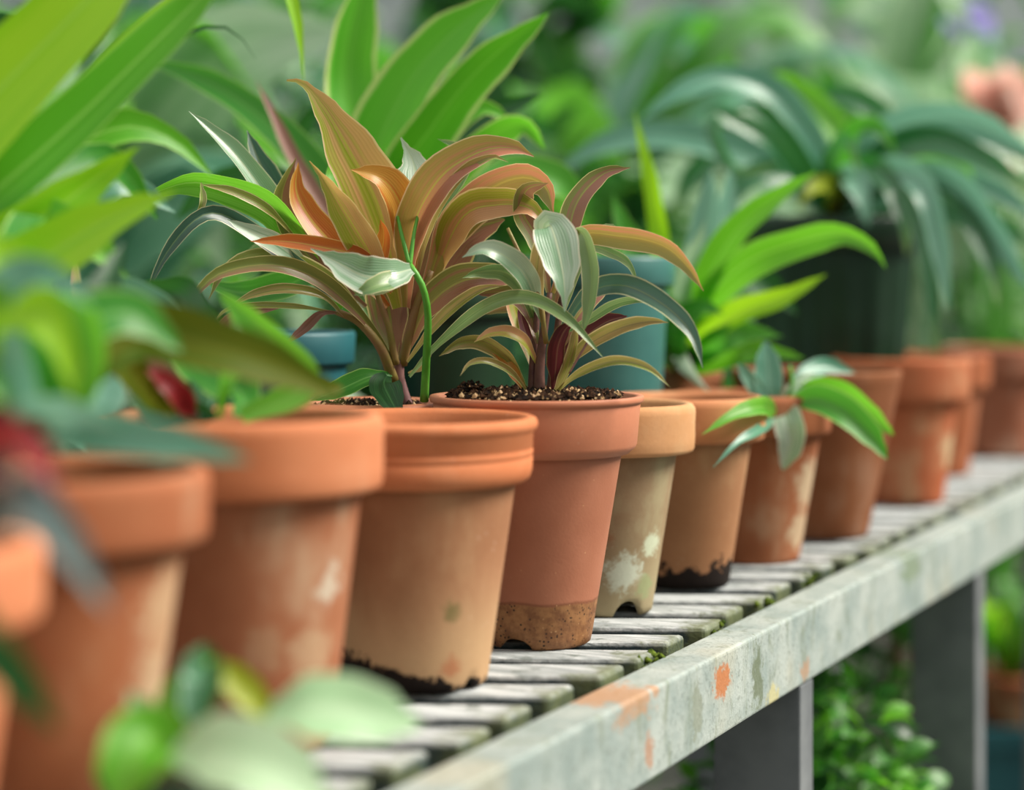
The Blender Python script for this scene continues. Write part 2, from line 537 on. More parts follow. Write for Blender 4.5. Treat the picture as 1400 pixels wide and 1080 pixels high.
def bar_mat():
    k = NT('weathered_rail_paint')
    oc = k.obj()
    x, y, z = k.sep(oc)
    n = k.noise(oc, 22, 5, 0.65)
    n2 = k.noise(k.mapping(oc, scale=(1, 1, 0.35)), 60, 5, 0.7, 0.6)
    n3 = k.noise(oc, 320, 3, 0.6)
    col = k.mix(k.step(n, 0.3, 0.68), s2l(136, 150, 146), s2l(172, 180, 174))
    col = k.mix(k.math('MULTIPLY', k.step(n2, 0.52, 0.7), 0.65), col, s2l(112, 122, 98))
    col = k.mix(k.math('MULTIPLY', k.step(k.noise(oc, 9, 3), 0.55, 0.72), 0.45), col, s2l(176, 168, 142))
    col = k.mix(k.math('MULTIPLY', k.step(n3, 0.54, 0.66), 0.5), col, s2l(104, 112, 104))
    # rust and flaked patches, each at its own place on the rail
    for (qy, qz, r, c, st, sq) in RUST:
        dy = k.math('DIVIDE', k.math('SUBTRACT', y, qy), r * sq)
        dz = k.math('DIVIDE', k.math('SUBTRACT', z, qz), r)
        d = k.math('SQRT', k.math('ADD', k.math('MULTIPLY', dy, dy), k.math('MULTIPLY', dz, dz)))
        d = k.math('ADD', d, k.math('ADD', k.math('MULTIPLY_ADD', n2, 1.6, -0.8), k.math('MULTIPLY_ADD', k.noise(oc, 130, 4, 0.7), 2.6, -1.3)))
        col = k.mix(k.math('MULTIPLY', k.math('SUBTRACT', 1.0, k.step(d, 0.6, 1.0)), st), col, c)
    return k.done(k.principled(col, 0.62, 0.4, normal=k.bump(k.math('ADD', n2, n3), 0.35, 0.0015)))

RUST = [(0.165, T - 0.020, 0.011, s2l(180, 108, 56), 0.9, 1.5),
        (0.03, T - 0.004, 0.016, s2l(180, 128, 84), 0.7, 2.0),
        (0.045, T - 0.034, 0.010, s2l(170, 112, 72), 0.65, 0.8),
        (0.12, T - 0.03, 0.02, s2l(128, 134, 116), 0.7, 0.5),
        (0.23, T - 0.03, 0.024, s2l(96, 106, 78), 0.8, 0.5),
        (0.33, T - 0.043, 0.008, s2l(176, 128, 92), 0.6, 1.4),
        (0.62, T - 0.014, 0.014, s2l(110, 128, 96), 0.7, 2.6),
        (0.26, T - 0.05, 0.012, s2l(190, 180, 120), 0.7, 1.2)]
SLAT = slat_mat()
BAR = bar_mat()
LEGM = plain('galvanised_leg', s2l(100, 104, 108), s2l(126, 130, 132), 16, 0.5, 0.5, 0.15)
MOSS = plain('moss', s2l(40, 60, 18), s2l(110, 128, 48), 180, 0.95, 0.1, 0.8)

bench = thing('potting_bench', 'long weathered slatted greenhouse bench with pale rusted front rail under the row of pots', 'bench', (BO.x, BO.y, 0), -BA)
rnd = random.Random(3)
v, f = box_vf(0.090, 0.117, -0.95, 1.93, T - 0.052, T - 0.004)
bevel(mesh_obj('front_rail', v, f, BAR, bench, smooth=False), 0.0022, 3)
v, f = box_vf(-0.36, -0.333, -0.95, 1.93, T - 0.052, T - 0.004)
bevel(mesh_obj('back_rail', v, f, BAR, bench, smooth=False), 0.0022, 2)
for x0 in (0.035, -0.14, -0.31):
    v, f = box_vf(x0, x0 + 0.03, -0.95, 1.93, T - 0.06, T - 0.0205)
    mesh_obj('bearer', v, f, LEGM, bench, smooth=False)
sk = math.tan(BA - math.radians(2.5))
ns = 0
y = -0.78
while y < 1.88:
    xe = 0.0835 + rnd.uniform(-0.004, 0.004)
    xb = -0.33
    w = 0.033 + rnd.uniform(-0.003, 0.004)
    zt = T - rnd.uniform(0.0, 0.0012)
    vs, fs = [], []
    # slat cut into lengths so that its edges can be slightly uneven
    N = 12
    for i in range(N + 1):
        x = xe + (xb - xe) * i / N
        yc = y + (x - xe) * sk
        j1 = rnd.uniform(-0.0007, 0.0007)
        j2 = rnd.uniform(-0.0007, 0.0007)
        vs += [(x, yc + j1, zt - 0.020), (x, yc + w + j2, zt - 0.020), (x, yc + w + j2, zt), (x, yc + j1, zt)]
    for i in range(N):
        a = i * 4
        for q in range(4):
            fs.append((a + q, a + (q + 1) % 4, a + 4 + (q + 1) % 4, a + 4 + q))
    fs.append((0, 3, 2, 1)); fs.append((N * 4, N * 4 + 1, N * 4 + 2, N * 4 + 3))
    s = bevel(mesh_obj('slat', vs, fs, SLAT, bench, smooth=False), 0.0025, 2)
    if 0.0 < y < 0.5 and ns % 2 == 0:
        mv, mf = [], []
        for q in range(26):
            cx, cy, cz = xe + rnd.uniform(-0.003, 0.003), y + rnd.uniform(0.0, w), zt - rnd.uniform(0.001, 0.017)
            r = rnd.uniform(0.0015, 0.0036)
            k = len(mv)
            for dx, dy, dz in ((1, 0, 0), (-1, 0, 0), (0, 1, 0), (0, -1, 0), (0, 0, 1), (0, 0, -1)):
                e = r * rnd.uniform(.7, 1.3)
                mv.append((cx + dx * e, cy + dy * e, cz + dz * e))
            for t3 in ((0, 2, 4), (2, 1, 4), (1, 3, 4), (3, 0, 4), (2, 0, 5), (1, 2, 5), (3, 1, 5), (0, 3, 5)):
                mf.append(tuple(k + q2 for q2 in t3))
        mo = mesh_obj('moss', mv, mf, MOSS, s); mo['kind'] = 'stuff'
    ns += 1
    y += 0.0555
for yl in (-0.219, 0.325, 0.869, 1.413, 1.87):
    v, f = box_vf(0.056, 0.1155, yl, yl + 0.029, 0.0, T - 0.0525)
    bevel(mesh_obj('leg', v, f, LEGM, bench, smooth=False), 0.0015, 2)
    v, f = box_vf(-0.359, -0.30, yl, yl + 0.029, 0.0, T - 0.0525)
    bevel(mesh_obj('leg', v, f, LEGM, bench, smooth=False), 0.0015, 2)

# ================================================================== POTS
ORANGE = s2l(196, 112, 70); ORANGE2 = s2l(206, 130, 88); TAN = s2l(178, 124, 88); PALE = s2l(206, 190, 160)
BROWN = s2l(150, 86, 54)
m_p0 = terracotta('clay_bright', s2l(204, 124, 84), s2l(216, 140, 100), 0.2, seed=1)
m_p1 = terracotta('clay_banded', s2l(160, 94, 61), s2l(174, 111, 75), 0.4, PALE, seed=2.2,
    patches=[(0.050, -0.012, 0.05, 0.024, s2l(200, 178, 144), 0.7), (0.056, -0.010, 0.085, 0.024, s2l(200, 172, 136), 0.65), (0.044, -0.012, 0.02, 0.022, s2l(196, 178, 144), 0.6)])
m_p2 = terracotta('clay_stained', s2l(151, 91, 61), s2l(167, 109, 77), 0.35, PALE, seed=3.1,
    patches=[(0.052, -0.030, 0.075, 0.014, s2l(206, 196, 176), 0.75), (0.042, -0.034, 0.045, 0.018, s2l(196, 170, 136), 0.55), (0.020, -0.048, 0.05, 0.012, s2l(186, 160, 126), 0.35)])
m_p2r = terracotta('clay_rim_smooth', s2l(196, 118, 78), s2l(208, 134, 94), 0.12, PALE, seed=3.6)
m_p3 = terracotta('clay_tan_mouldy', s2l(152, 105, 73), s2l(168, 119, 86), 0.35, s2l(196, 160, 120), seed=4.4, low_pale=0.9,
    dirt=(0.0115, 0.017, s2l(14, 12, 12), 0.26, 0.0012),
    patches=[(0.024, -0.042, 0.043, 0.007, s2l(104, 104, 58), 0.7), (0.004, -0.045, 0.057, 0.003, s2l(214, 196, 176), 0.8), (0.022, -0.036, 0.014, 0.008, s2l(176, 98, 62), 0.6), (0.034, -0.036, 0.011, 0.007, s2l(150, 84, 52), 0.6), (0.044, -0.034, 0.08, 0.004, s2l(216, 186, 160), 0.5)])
m_p3r = terracotta('clay_rim_scored', s2l(198, 116, 72), s2l(210, 134, 92), 0.12, s2l(224, 178, 140), seed=4.9)
def speckled():
    k = NT('moulded_clay_speckled')
    oc = k.obj()
    x, y, z = k.sep(oc)
    n = k.noise(oc, 20, 4)
    fine = k.noise(oc, 600, 2)
    col = k.mix(k.step(n, .3, .7), s2l(160, 100, 74), s2l(174, 113, 86))
    lv = k.math('ADD', z, k.math('MULTIPLY_ADD', k.noise(oc, 30, 3), 0.008, -0.004))
    m = k.math('SUBTRACT', 1.0, k.step(lv, 0.0255, 0.0275))
    dirt = k.mix(k.step(k.noise(oc, 140, 4, .7), .35, .65), s2l(122, 80, 50), s2l(156, 110, 70))
    pits = k.math('MULTIPLY', k.math('SUBTRACT', 1.0, k.step(k.voronoi(oc, 420), 0.18, 0.34)), k.step(k.noise(oc, 120, 2), .42, .6))
    dirt = k.mix(pits, dirt, s2l(38, 22, 14))
    col = k.mix(m, col, dirt)
    ln = k.math('MULTIPLY', k.step(lv, 0.0255, 0.0268), k.math('SUBTRACT', 1.0, k.step(lv, 0.027, 0.0285)))
    col = k.mix(k.math('MULTIPLY', ln, .6), col, s2l(110, 62, 36))
    sp = k.math('MULTIPLY', k.math('SUBTRACT', 1.0, k.step(k.voronoi(oc, 230), 0.05, 0.1)), k.step(k.noise(oc, 40, 2), .5, .62))
    col = k.mix(k.math('MULTIPLY', sp, .8), col, s2l(226, 180, 130))
    h = k.math('ADD', k.math('MULTIPLY', fine, .4), k.math('MULTIPLY', k.math('MULTIPLY', pits, m), -1.0))
    return k.done(k.principled(col, 0.55, 0.35, normal=k.bump(h, 0.3, 0.001)))
m_p4 = speckled()
m_p4r = terracotta('moulded_clay_rim', s2l(190, 118, 86), s2l(198, 128, 96), 0.05, seed=5.7, rough=0.55, bumps=0.08, spec=0.35)
m_p5 = terracotta('clay_mossy', s2l(140, 110, 81), s2l(156, 133, 103), 0.55, s2l(176, 168, 132), seed=6.3, low_pale=0.55,
    patches=[(0.010, -0.034, 0.028, 0.016, s2l(206, 212, 192), 0.95), (0.028, -0.024, 0.045, 0.011, s2l(206, 214, 186), 0.9), (0.024, -0.022, 0.018, 0.010, s2l(150, 164, 118), 0.7), (-0.006, -0.040, 0.055, 0.012, s2l(150, 92, 60), 0.5)])
m_p5r = terracotta('clay_rim_pale', s2l(200, 146, 98), s2l(208, 158, 114), 0.3, s2l(214, 184, 140), seed=6.8)
m_p6 = terracotta('clay_tan_sooty', s2l(152, 105, 71), s2l(166, 119, 84), 0.35, s2l(196, 164, 122), seed=7.7,
    dirt=(0.0155, 0.022, s2l(18, 15, 14), -0.05, 0.001))
m_p6r = terracotta('clay_rim_tan', s2l(190, 122, 80), s2l(202, 138, 96), 0.2, s2l(214, 178, 136), seed=7.9)
m_p7 = terracotta('clay_streaked', s2l(147, 84, 52), s2l(163, 102, 68), 0.25, s2l(206, 188, 156), seed=8.5,
    patches=[(0.040, -0.020, 0.06, 0.024, s2l(206, 188, 156), 0.7), (0.036, -0.022, 0.025, 0.020, s2l(206, 188, 156), 0.65)])
m_p8 = terracotta('clay_brown', s2l(124, 73, 44), s2l(141, 87, 55), 0.12, seed=9.2)
m_p9 = terracotta('clay_orange_red', s2l(171, 91, 56), s2l(181, 105, 70), 0.4, s2l(206, 182, 140), seed=10.4,
    patches=[(0.045, -0.02, 0.05, 0.024, s2l(206, 186, 146), 0.8)])
m_p10 = terracotta('clay_deep', s2l(154, 84, 50), s2l(167, 98, 63), 0.2, seed=11.3)
m_p11 = terracotta('clay_dusty', s2l(149, 87, 62), s2l(162, 102, 77), 0.3, seed=12.6)
m_plast = plain('teal_plastic', s2l(52, 100, 96), s2l(64, 116, 110), 12, 0.4, 0.5, 0.03)
m_plast2 = plain('dark_green_plastic', s2l(16, 44, 26), s2l(24, 56, 34), 12, 0.4, 0.45, 0.03)
m_plast3 = plain('blue_green_plastic', s2l(30, 84, 92), s2l(40, 98, 104), 12, 0.45, 0.45, 0.03)

def at(X, Y):
    return (X, Y, T)

# ------------------------------------------------------------------ leaf materials
GOLD = s2l(226, 208, 140)
L = {}
L['pink'] = leaf_mat('cordyline_pink', s2l(198, 124, 104), s2l(146, 152, 70), s2l(246, 228, 180), s2l(182, 184, 84), 0.07, 0.05, 0.30, tr=0.38, trc=s2l(210, 150, 90), spec=0.6, halves=0.6)
L['orange'] = leaf_mat('cordyline_orange', s2l(190, 92, 40), s2l(196, 148, 62), s2l(236, 206, 140), s2l(210, 180, 80), 0.08, 0.04, 0.32, tr=0.4, trc=s2l(230, 140, 54), spec=0.6, halves=0.25)
L['olive'] = leaf_mat('cordyline_olive', s2l(148, 164, 46), s2l(212, 152, 112), s2l(246, 214, 170), s2l(202, 200, 90), 0.08, 0.04, 0.32, tr=0.4, trc=s2l(206, 196, 80), spec=0.55, halves=0.55)
L['brown'] = leaf_mat('cordyline_brown', s2l(150, 96, 84), s2l(112, 128, 56), s2l(226, 216, 146), s2l(150, 154, 74), 0.08, 0.06, 0.30, tr=0.35, trc=s2l(160, 130, 80), spec=0.6, halves=0.55)
L['wine'] = leaf_mat('cordyline_wine', s2l(72, 26, 32), s2l(104, 44, 48), s2l(150, 140, 84), s2l(120, 90, 70), 0.10, 0.06, tr=0.25)
L['silver'] = leaf_mat('cordyline_silver', s2l(124, 164, 126), s2l(182, 200, 180), s2l(236, 228, 206), s2l(196, 210, 176), 0.08, 0.05, 0.26, trc=s2l(170, 200, 140), spec=0.9, halves=0.35)
L['sage'] = leaf_mat('cordyline_green', s2l(64, 120, 56), s2l(132, 160, 100), s2l(236, 226, 180), s2l(150, 180, 110), 0.09, 0.05, 0.28, spec=0.9, halves=0.35)
L['gold'] = leaf_mat('cordyline_gold', s2l(122, 144, 56), s2l(166, 142, 88), s2l(240, 228, 170), s2l(110, 110, 62), 0.13, 0.06, 0.28, spec=0.7, halves=0.3)
L['deep'] = leaf_mat('cordyline_deep', s2l(36, 70, 54), s2l(66, 104, 84), s2l(210, 206, 160), s2l(110, 130, 80), 0.11, 0.05, 0.28, spec=0.9)
L['lime'] = leaf_mat('lime_blade', s2l(132, 204, 18), s2l(170, 220, 50), None, s2l(180, 226, 86), tr=0.5, trc=s2l(186, 240, 34))
L['fresh'] = leaf_mat('fresh_blade', s2l(84, 164, 26), s2l(124, 192, 66), s2l(160, 208, 96), s2l(150, 204, 96), 0.08, 0.05, tr=0.45, trc=s2l(130, 215, 40))
L['mid'] = leaf_mat('green_blade', s2l(50, 130, 34), s2l(88, 160, 60), s2l(164, 206, 110), s2l(110, 174, 80), 0.09, 0.05, tr=0.42, trc=s2l(104, 196, 44))
L['variegated'] = leaf_mat('pale_edged_blade', s2l(70, 158, 26), s2l(98, 180, 48), s2l(220, 228, 150), s2l(116, 190, 66), 0.16, 0.05, tr=0.45, trc=s2l(120, 210, 40))
L['strap'] = leaf_mat('dark_strap', s2l(28, 92, 48), s2l(60, 124, 82), s2l(110, 162, 124), s2l(80, 146, 90), 0.08, 0.06, 0.3, tr=0.3, trc=s2l(80, 170, 46), spec=0.9, tip=s2l(150, 176, 110))
L['teal'] = leaf_mat('blue_green_blade', s2l(72, 136, 110), s2l(122, 172, 146), s2l(156, 196, 170), s2l(136, 184, 156), 0.08, 0.05, 0.32, tr=0.3, spec=0.8)
L['dark'] = leaf_mat('dark_blade', s2l(18, 62, 30), s2l(40, 92, 46), None, s2l(60, 110, 60), tr=0.3, trc=s2l(70, 150, 40))
L['mint'] = leaf_mat('mint_oval', s2l(160, 204, 152), s2l(190, 220, 178), s2l(206, 226, 186), s2l(204, 226, 190), 0.06, 0.03, 0.4, tr=0.3)
L['yellow'] = leaf_mat('yellow_green_blade', s2l(140, 156, 20), s2l(164, 178, 44), None, s2l(176, 190, 70), tr=0.4, trc=s2l(190, 200, 30))
L['slate'] = leaf_mat('slate_blade', s2l(74, 92, 92), s2l(108, 124, 120), s2l(120, 136, 130), None, tr=0.15)
L['red'] = leaf_mat('red_blade', s2l(120, 22, 30), s2l(150, 40, 42), s2l(160, 90, 80), None, tr=0.3)
L['mauve'] = leaf_mat('brown_mauve_blade', s2l(120, 78, 66), s2l(150, 106, 92), s2l(170, 140, 110), None, tr=0.25)
L['ochre'] = leaf_mat('olive_ochre_blade', s2l(56, 98, 14), s2l(100, 104, 18), None, s2l(104, 116, 36), tr=0.35, spec=0.2, rough=0.5)
L['bush'] = leaf_mat('bush_leaf', s2l(42, 110, 34), s2l(100, 160, 74), s2l(136, 182, 100), None, 0.06, tr=0.4, trc=s2l(120, 200, 46), spec=0.8)
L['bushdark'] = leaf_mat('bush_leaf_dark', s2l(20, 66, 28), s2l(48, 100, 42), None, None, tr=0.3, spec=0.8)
L['bushpale'] = leaf_mat('bush_leaf_pale', s2l(120, 166, 116), s2l(176, 202, 168), None, None, 0.3, tr=0.35, spec=0.9)
L['pinkflower'] = leaf_mat('pink_petal', s2l(252, 206, 190), s2l(255, 236, 226), None, None, tr=0.4, trc=s2l(255, 216, 196))
L['purpleflower'] = leaf_mat('purple_petal', s2l(150, 142, 210), s2l(176, 168, 224), None, None, tr=0.4, trc=s2l(150, 140, 220))
STEMG = plain('green_stem', s2l(76, 150, 40), s2l(98, 172, 60), 60, 0.45, 0.5, 0.1)
STEMO = plain('olive_stem', s2l(128, 118, 56), s2l(140, 104, 72), 60, 0.5, 0.4, 0.15)
STEMM = plain('mauve_stem', s2l(116, 80, 80), s2l(140, 100, 92), 60, 0.55, 0.4, 0.15)
STEMW = plain('wine_stem', s2l(78, 44, 44), s2l(108, 74, 62), 60, 0.5, 0.4, 0.15)
WOOD = plain('twig', s2l(70, 56, 40), s2l(96, 80, 60), 40, 0.8, 0.2, 0.3)

#=========================== row of clay pots on the bench (front row)
# -- cropped pot with red and grey leaves and trailing stems
r0 = thing('potted_foliage_plant', 'terracotta pot cut off by the frame edge, dark red and slate grey leaves over it', 'potted plant', at(-0.2143, 0.67))
pot(r0, 0.060, 0.127, 0.027, 0.051, 0.036, m_p0, soil=0.112, seed=1)
leaf(r0, [(-40, 720, .67), (-5, 620, .655), (30, 600, .64), (60, 640, .63), (78, 700, .625)], 52, L['red'], 'oval', roll=.2)
leaf(r0, [(-60, 720, .67), (-30, 610, .66), (0, 570, .66), (30, 600, .65)], 50, L['wine'], 'oval', roll=-.2)
leaf(r0, [(-30, 730, .66), (20, 680, .62), (70, 715, .60), (110, 770, .595), (150, 838, .59)], 66, L['slate'], 'oval', roll=.1)
leaf(r0, [(-50, 740, .66), (-10, 640, .62), (10, 650, .61), (25, 690, .61)], 60, L['wine'], 'oval', roll=.3)
leaf(r0, [(-80, 720, .67), (-60, 560, .68), (-20, 520, .69), (10, 560, .69)], 60, L['mid'], 'oval', roll=.3)
leaf(r0, [(-80, 760, .62), (-40, 850, .60), (10, 910, .60), (80, 1000, .605)], 62, L['dark'], 'oval', roll=-.2)

# -- second pot, with the big bright plant
r1 = thing('potted_dracaena', 'blurred terracotta pot beside the frame-cropped pot, blue-green leaves lying across its rim', 'potted plant', at(-0.1846, 0.80))
pot(r1, 0.066, 0.138, 0.028, 0.056, 0.040, m_p1, rim_mat=m_p1, soil=0.122, seed=2)
B1 = (40, 600, .80)
leaf(r1, [(20, 600, .80), (-40, 520, .76), (-20, 430, .74), (55, 430, .73), (88, 480, .73), (100, 540, .73)], 80, L['lime'], 'oval', roll=.1)
leaf(r1, [(40, 600, .80), (20, 520, .76), (-10, 420, .74), (30, 375, .73), (80, 380, .73), (125, 420, .73)], 64, L['teal'], 'oval', roll=.2)
leaf(r1, [(50, 600, .80), (60, 540, .80), (110, 450, .81), (180, 430, .82), (250, 480, .83)], 74, L['mid'], 'oval', roll=.4)
leaf(r1, [(60, 600, .80), (90, 530, .82), (180, 455, .84), (300, 475, .84), (400, 510, .85), (470, 545, .86)], 84, L['ochre'], 'oval', roll=.2)
leaf(r1, [(70, 612, .80), (60, 578, .76), (105, 586, .74), (200, 600, .73), (270, 612, .725), (342, 630, .72)], 66, L['teal'], 'oval', roll=.2)
leaf(r1, [(60, 605, .80), (50, 575, .76), (75, 566, .74), (115, 572, .73), (165, 592, .73)], 64, L['teal'], 'oval', roll=-.3)
leaf(r1, [(30, 600, .80), (20, 420, .90), (70, 280, .98), (150, 220, 1.02), (215, 300, 1.04)], 90, L['mid'], 'strap', roll=.2)
leaf(r1, [(30, 600, .80), (0, 540, .78), (-30, 480, .77), (-60, 460, .76), (-90, 500, .75)], 80, L['fresh'], 'oval', roll=.2)
leaf(r1, [(30, 600, .80), (20, 540, .84), (100, 480, .87), (140, 400, .89), (170, 330, .91)], 70, L['dark'], 'lance', roll=.2)
leaf(r1, [(40, 600, .80), (50, 520, .80), (20, 440, .80), (0, 360, .80), (-40, 300, .80)], 90, L['lime'], 'lance', roll=.3)

# -- plant of the second row, its pot beyond the frame edge
ro = thing('potted_dracaena', 'big lime green plant with broad blurred strap leaves reaching in from the frame edge', 'potted plant', at(-0.322, 0.95))
pot(ro, 0.060, 0.140, 0.028, 0.052, 0.038, m_p9, soil=0.126, seed=26)
def co_(pts, w, mat, kind='strap', **kw):
    return leaf(ro, [(x, y, .95 + d) for x, y, d in pts], w, L[mat], kind, **kw)
co_([(-250, 620, 0), (-235, 430, .0), (-130, 260, .0), (0, 122, .0), (120, 0, .0), (240, -130, .01)], 140, 'lime', roll=.2, fold=.3)
co_([(-240, 620, 0), (-200, 440, .01), (-95, 335, .02), (0, 256, .02), (100, 168, .03), (190, 80, .04), (275, -5, .05), (350, -90, .05)], 82, 'fresh', roll=.4, fold=.3)
co_([(-230, 620, 0), (-150, 440, .02), (-20, 300, .05), (80, 215, .07), (165, 174, .08), (235, 190, .09), (290, 240, .1)], 66, 'fresh', 'strap', roll=.4, fold=.3)
co_([(-230, 620, 0), (-150, 480, .0), (-30, 365, .01), (60, 300, .02), (130, 245, .03), (190, 200, .03)], 96, 'lime', 'lance', roll=-.1, fold=.4)
co_([(-230, 620, 0), (-140, 500, -.01), (-10, 400, -.02), (90, 335, -.02), (160, 295, -.02), (240, 262, -.02)], 96, 'lime', 'lance', roll=.3, fold=.3)
co_([(-220, 620, 0), (-120, 520, -.03), (-20, 470, -.04), (40, 400, -.05), (90, 360, -.05)], 90, 'lime', 'lance', roll=.3, fold=.3)
co_([(-220, 620, 0), (-110, 460, -.02), (-30, 400, -.03), (50, 430, -.05), (104, 535, -.06)], 96, 'lime', 'lance', roll=.3, fold=.3)
co_([(-230, 620, 0), (-130, 420, .01), (-30, 330, .02), (50, 310, .02), (120, 330, .02), (175, 380, .02)], 100, 'fresh', 'lance', roll=.3, fold=.3)
co_([(-220, 620, 0), (-100, 440, .05), (60, 320, .08), (160, 250, .1), (240, 290, .12)], 70, 'teal', 'strap', roll=.3, fold=.3)
co_([(-260, 620, 0), (-260, 300, .05), (-120, 100, .08), (20, 40, .1), (100, 90, .12)], 90, 'dark', 'strap', roll=.2)
co_([(-230, 620, 0), (-60, 330, .06), (140, 140, .09), (250, 50, .1), (315, 40, .11), (350, 82, .11)], 14, 'dark', 'lance', roll=.3)
co_([(-230, 620, 0), (60, 200, .06), (280, -20, .09), (370, -60, .1), (406, 30, .1), (415, 112, .1)], 46, 'lime', 'lance', roll=.3)
leaf(r1, [(40, 600, .80), (60, 560, .79), (40, 500, .78), (0, 470, .78), (-50, 480, .78)], 70, L['mid'], 'oval', roll=.3)
leaf(r1, [(50, 600, .80), (100, 540, .80), (120, 480, .80), (110, 430, .80), (70, 400, .80)], 60, L['fresh'], 'oval', roll=.3)

# -- third pot
r2 = thing('potted_foliage_plant', 'blurred terracotta pot with wide plain rim and white stained flank, drooping green and red leaves', 'potted plant', at(-0.1270, 0.94))
pot(r2, 0.068, 0.150, 0.034, 0.058, 0.044, m_p2, rim_mat=m_p2r, soil=0.138, seed=3)
leaf(r2, [(300, 570, .94), (310, 520, .94), (330, 470, .95), (330, 430, .96), (300, 405, .97)], 38, L['fresh'], 'lance', roll=.2)
leaf(r2, [(330, 570, .94), (420, 525, .945), (380, 470, .95), (330, 425, .955), (300, 400, .96)], 40, L['fresh'], 'strap', roll=-.2)
leaf(r2, [(240, 570, .94), (200, 530, .92), (170, 500, .91), (130, 490, .90), (100, 520, .90)], 46, L['ochre'], 'oval', roll=.2)
leaf(r2, [(270, 570, .94), (240, 528, .93), (205, 500, .92), (160, 478, .92)], 28, L['mauve'], 'lance', roll=.2)
leaf(r2, [(265, 570, .94), (245, 540, .92), (222, 518, .915), (200, 505, .91)], 34, L['red'], 'oval', roll=.2)
leaf(r2, [(300, 570, .94), (240, 560, .95), (200, 520, .96), (200, 470, .97), (150, 440, .98)], 70, L['dark'], 'oval', roll=.2)
leaf(r2, [(320, 570, .94), (330, 540, .96), (280, 500, .98), (240, 470, 1.0), (180, 470, 1.0)], 70, L['mid'], 'oval', roll=.3)
leaf(r2, [(350, 570, .94), (400, 545, .96), (430, 530, .97), (470, 530, .98)], 40, L['ochre'], 'oval', roll=.3)
leaf(r2, [(280, 570, .94), (260, 520, .98), (220, 440, 1.0), (160, 400, 1.02), (90, 390, 1.02)], 70, L['teal'], 'oval', roll=.2)
leaf(r2, [(280, 570, .94), (290, 500, .99), (260, 430, 1.02), (240, 400, 1.04), (180, 390, 1.05)], 70, L['dark'], 'oval', roll=-.2)
leaf(r2, [(110, 470, .98), (104, 420, 1.06), (104, 380, 1.10), (102, 338, 1.12)], 18, L['pink'], 'strap', roll=.2)

# -- fourth pot: the sharp tan pot
r3 = thing('terracotta_pot', 'tan terracotta pot with scored double-line rim and black chipped mouldy base', 'pot', at(-0.0535, 1.08), group='terracotta pots along the bench')
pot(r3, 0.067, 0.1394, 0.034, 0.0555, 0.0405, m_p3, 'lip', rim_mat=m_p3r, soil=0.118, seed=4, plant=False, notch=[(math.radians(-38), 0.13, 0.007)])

# -- fifth pot: two-tone cordyline on its right
r4 = thing('potted_cordyline', 'bushy pink-green cordyline in terracotta pot with thin flanged rim and speckled muddy base', 'potted plant', at(0.0144, 1.195))
pot(r4, 0.062, 0.1436, 0.034, 0.0495, 0.0315, m_p4, 'flange', rim_mat=m_p4r, soil=0.1385, seed=5, mound=0.004, bumpy=0.0022, notch=[(math.radians(-114), 0.30, 0.0065)])
crumbs(r4, 0.052, 0.1415, 420, GRIT, 11, mound=0.003)
crumbs(r4, 0.052, 0.1415, 900, SOIL, 12, mound=0.003, sz=(0.001, 0.003))
# a heap of loose compost against the rim
vs, fs = [], []
rnd = random.Random(8)
for _ in range(500):
    a = rnd.gauss(0, 1); b = rnd.gauss(0, 1)
    x, y = -0.038 + a * 0.009, -0.004 + b * 0.010
    if x * x + y * y > 0.052 ** 2:
        continue
    z = 0.142 + rnd.random() * 0.011 * math.exp(-(a * a + b * b) * 0.6)
    s = rnd.uniform(0.0008, 0.0024)
    k = len(vs)
    for dx, dy, dz in ((1, 0, 0), (-1, 0, 0), (0, 1, 0), (0, -1, 0), (0, 0, .8), (0, 0, -.8)):
        e = s * rnd.uniform(.6, 1.4)
        vs.append((x + dx * e, y + dy * e, z + dz * e))
    for q in ((0, 2, 4), (2, 1, 4), (1, 3, 4), (3, 0, 4), (2, 0, 5), (1, 2, 5), (3, 1, 5), (0, 3, 5)):
        fs.append(tuple(k + w for w in q))
o = mesh_obj('soil_heap', vs, fs, SOIL, r4, smooth=False); o['kind'] = 'stuff'

Z4 = 1.195
def c4(pts, w, mat, kind='lance', **kw):
    return leaf(r4, [(x, y, Z4 + d) for x, y, d in pts], w, L[mat], kind, **kw)
stem(r4, [(738, 545, Z4), (738, 500, Z4), (744, 450, Z4), (752, 400, Z4)], 17, 8, STEMW)
stem(r4, [(727, 545, Z4 + .004), (729, 490, Z4 + .004), (734, 430, Z4 + .006), (730, 380, Z4 + .01)], 13, 7, STEMW)
stem(r4, [(752, 545, Z4 + .006), (757, 500, Z4 + .008), (764, 440, Z4 + .01), (772, 370, Z4 + .01)], 15, 8, STEMW)
stem(r4, [(747, 470, Z4 - .01), (735, 400, Z4 - .012), (712, 350, Z4 - .012), (694, 312, Z4 - .01)], 8, 5, STEMO, 'petiole')
c4([(757, 420, 0), (775, 330, .01), (790, 275, .015), (825, 238, .02), (862, 229, .02)], 34, 'brown', 'lance', roll=.25, fold=.3)
c4([(755, 400, 0), (785, 325, -.01), (850, 323, -.02), (905, 335, -.03), (938, 362, -.04), (962, 398, -.045)], 34, 'pink', 'lance', roll=-.35, fold=.45)
c4([(765, 400, .0), (800, 340, .0), (840, 348, -.005), (860, 362, -.01), (872, 387, -.01)], 15, 'sage', 'lance', roll=.1)
c4([(745, 330, -.015), (752, 308, -.03), (764, 345, -.042), (771, 385, -.048), (772, 426, -.05)], 62, 'silver', 'acum', roll=.15, fold=.25)
c4([(775, 330, .0), (795, 318, -.02), (808, 365, -.03), (806, 415, -.034), (796, 458, -.035)], 26, 'sage', 'lance', roll=-.35, fold=.4)
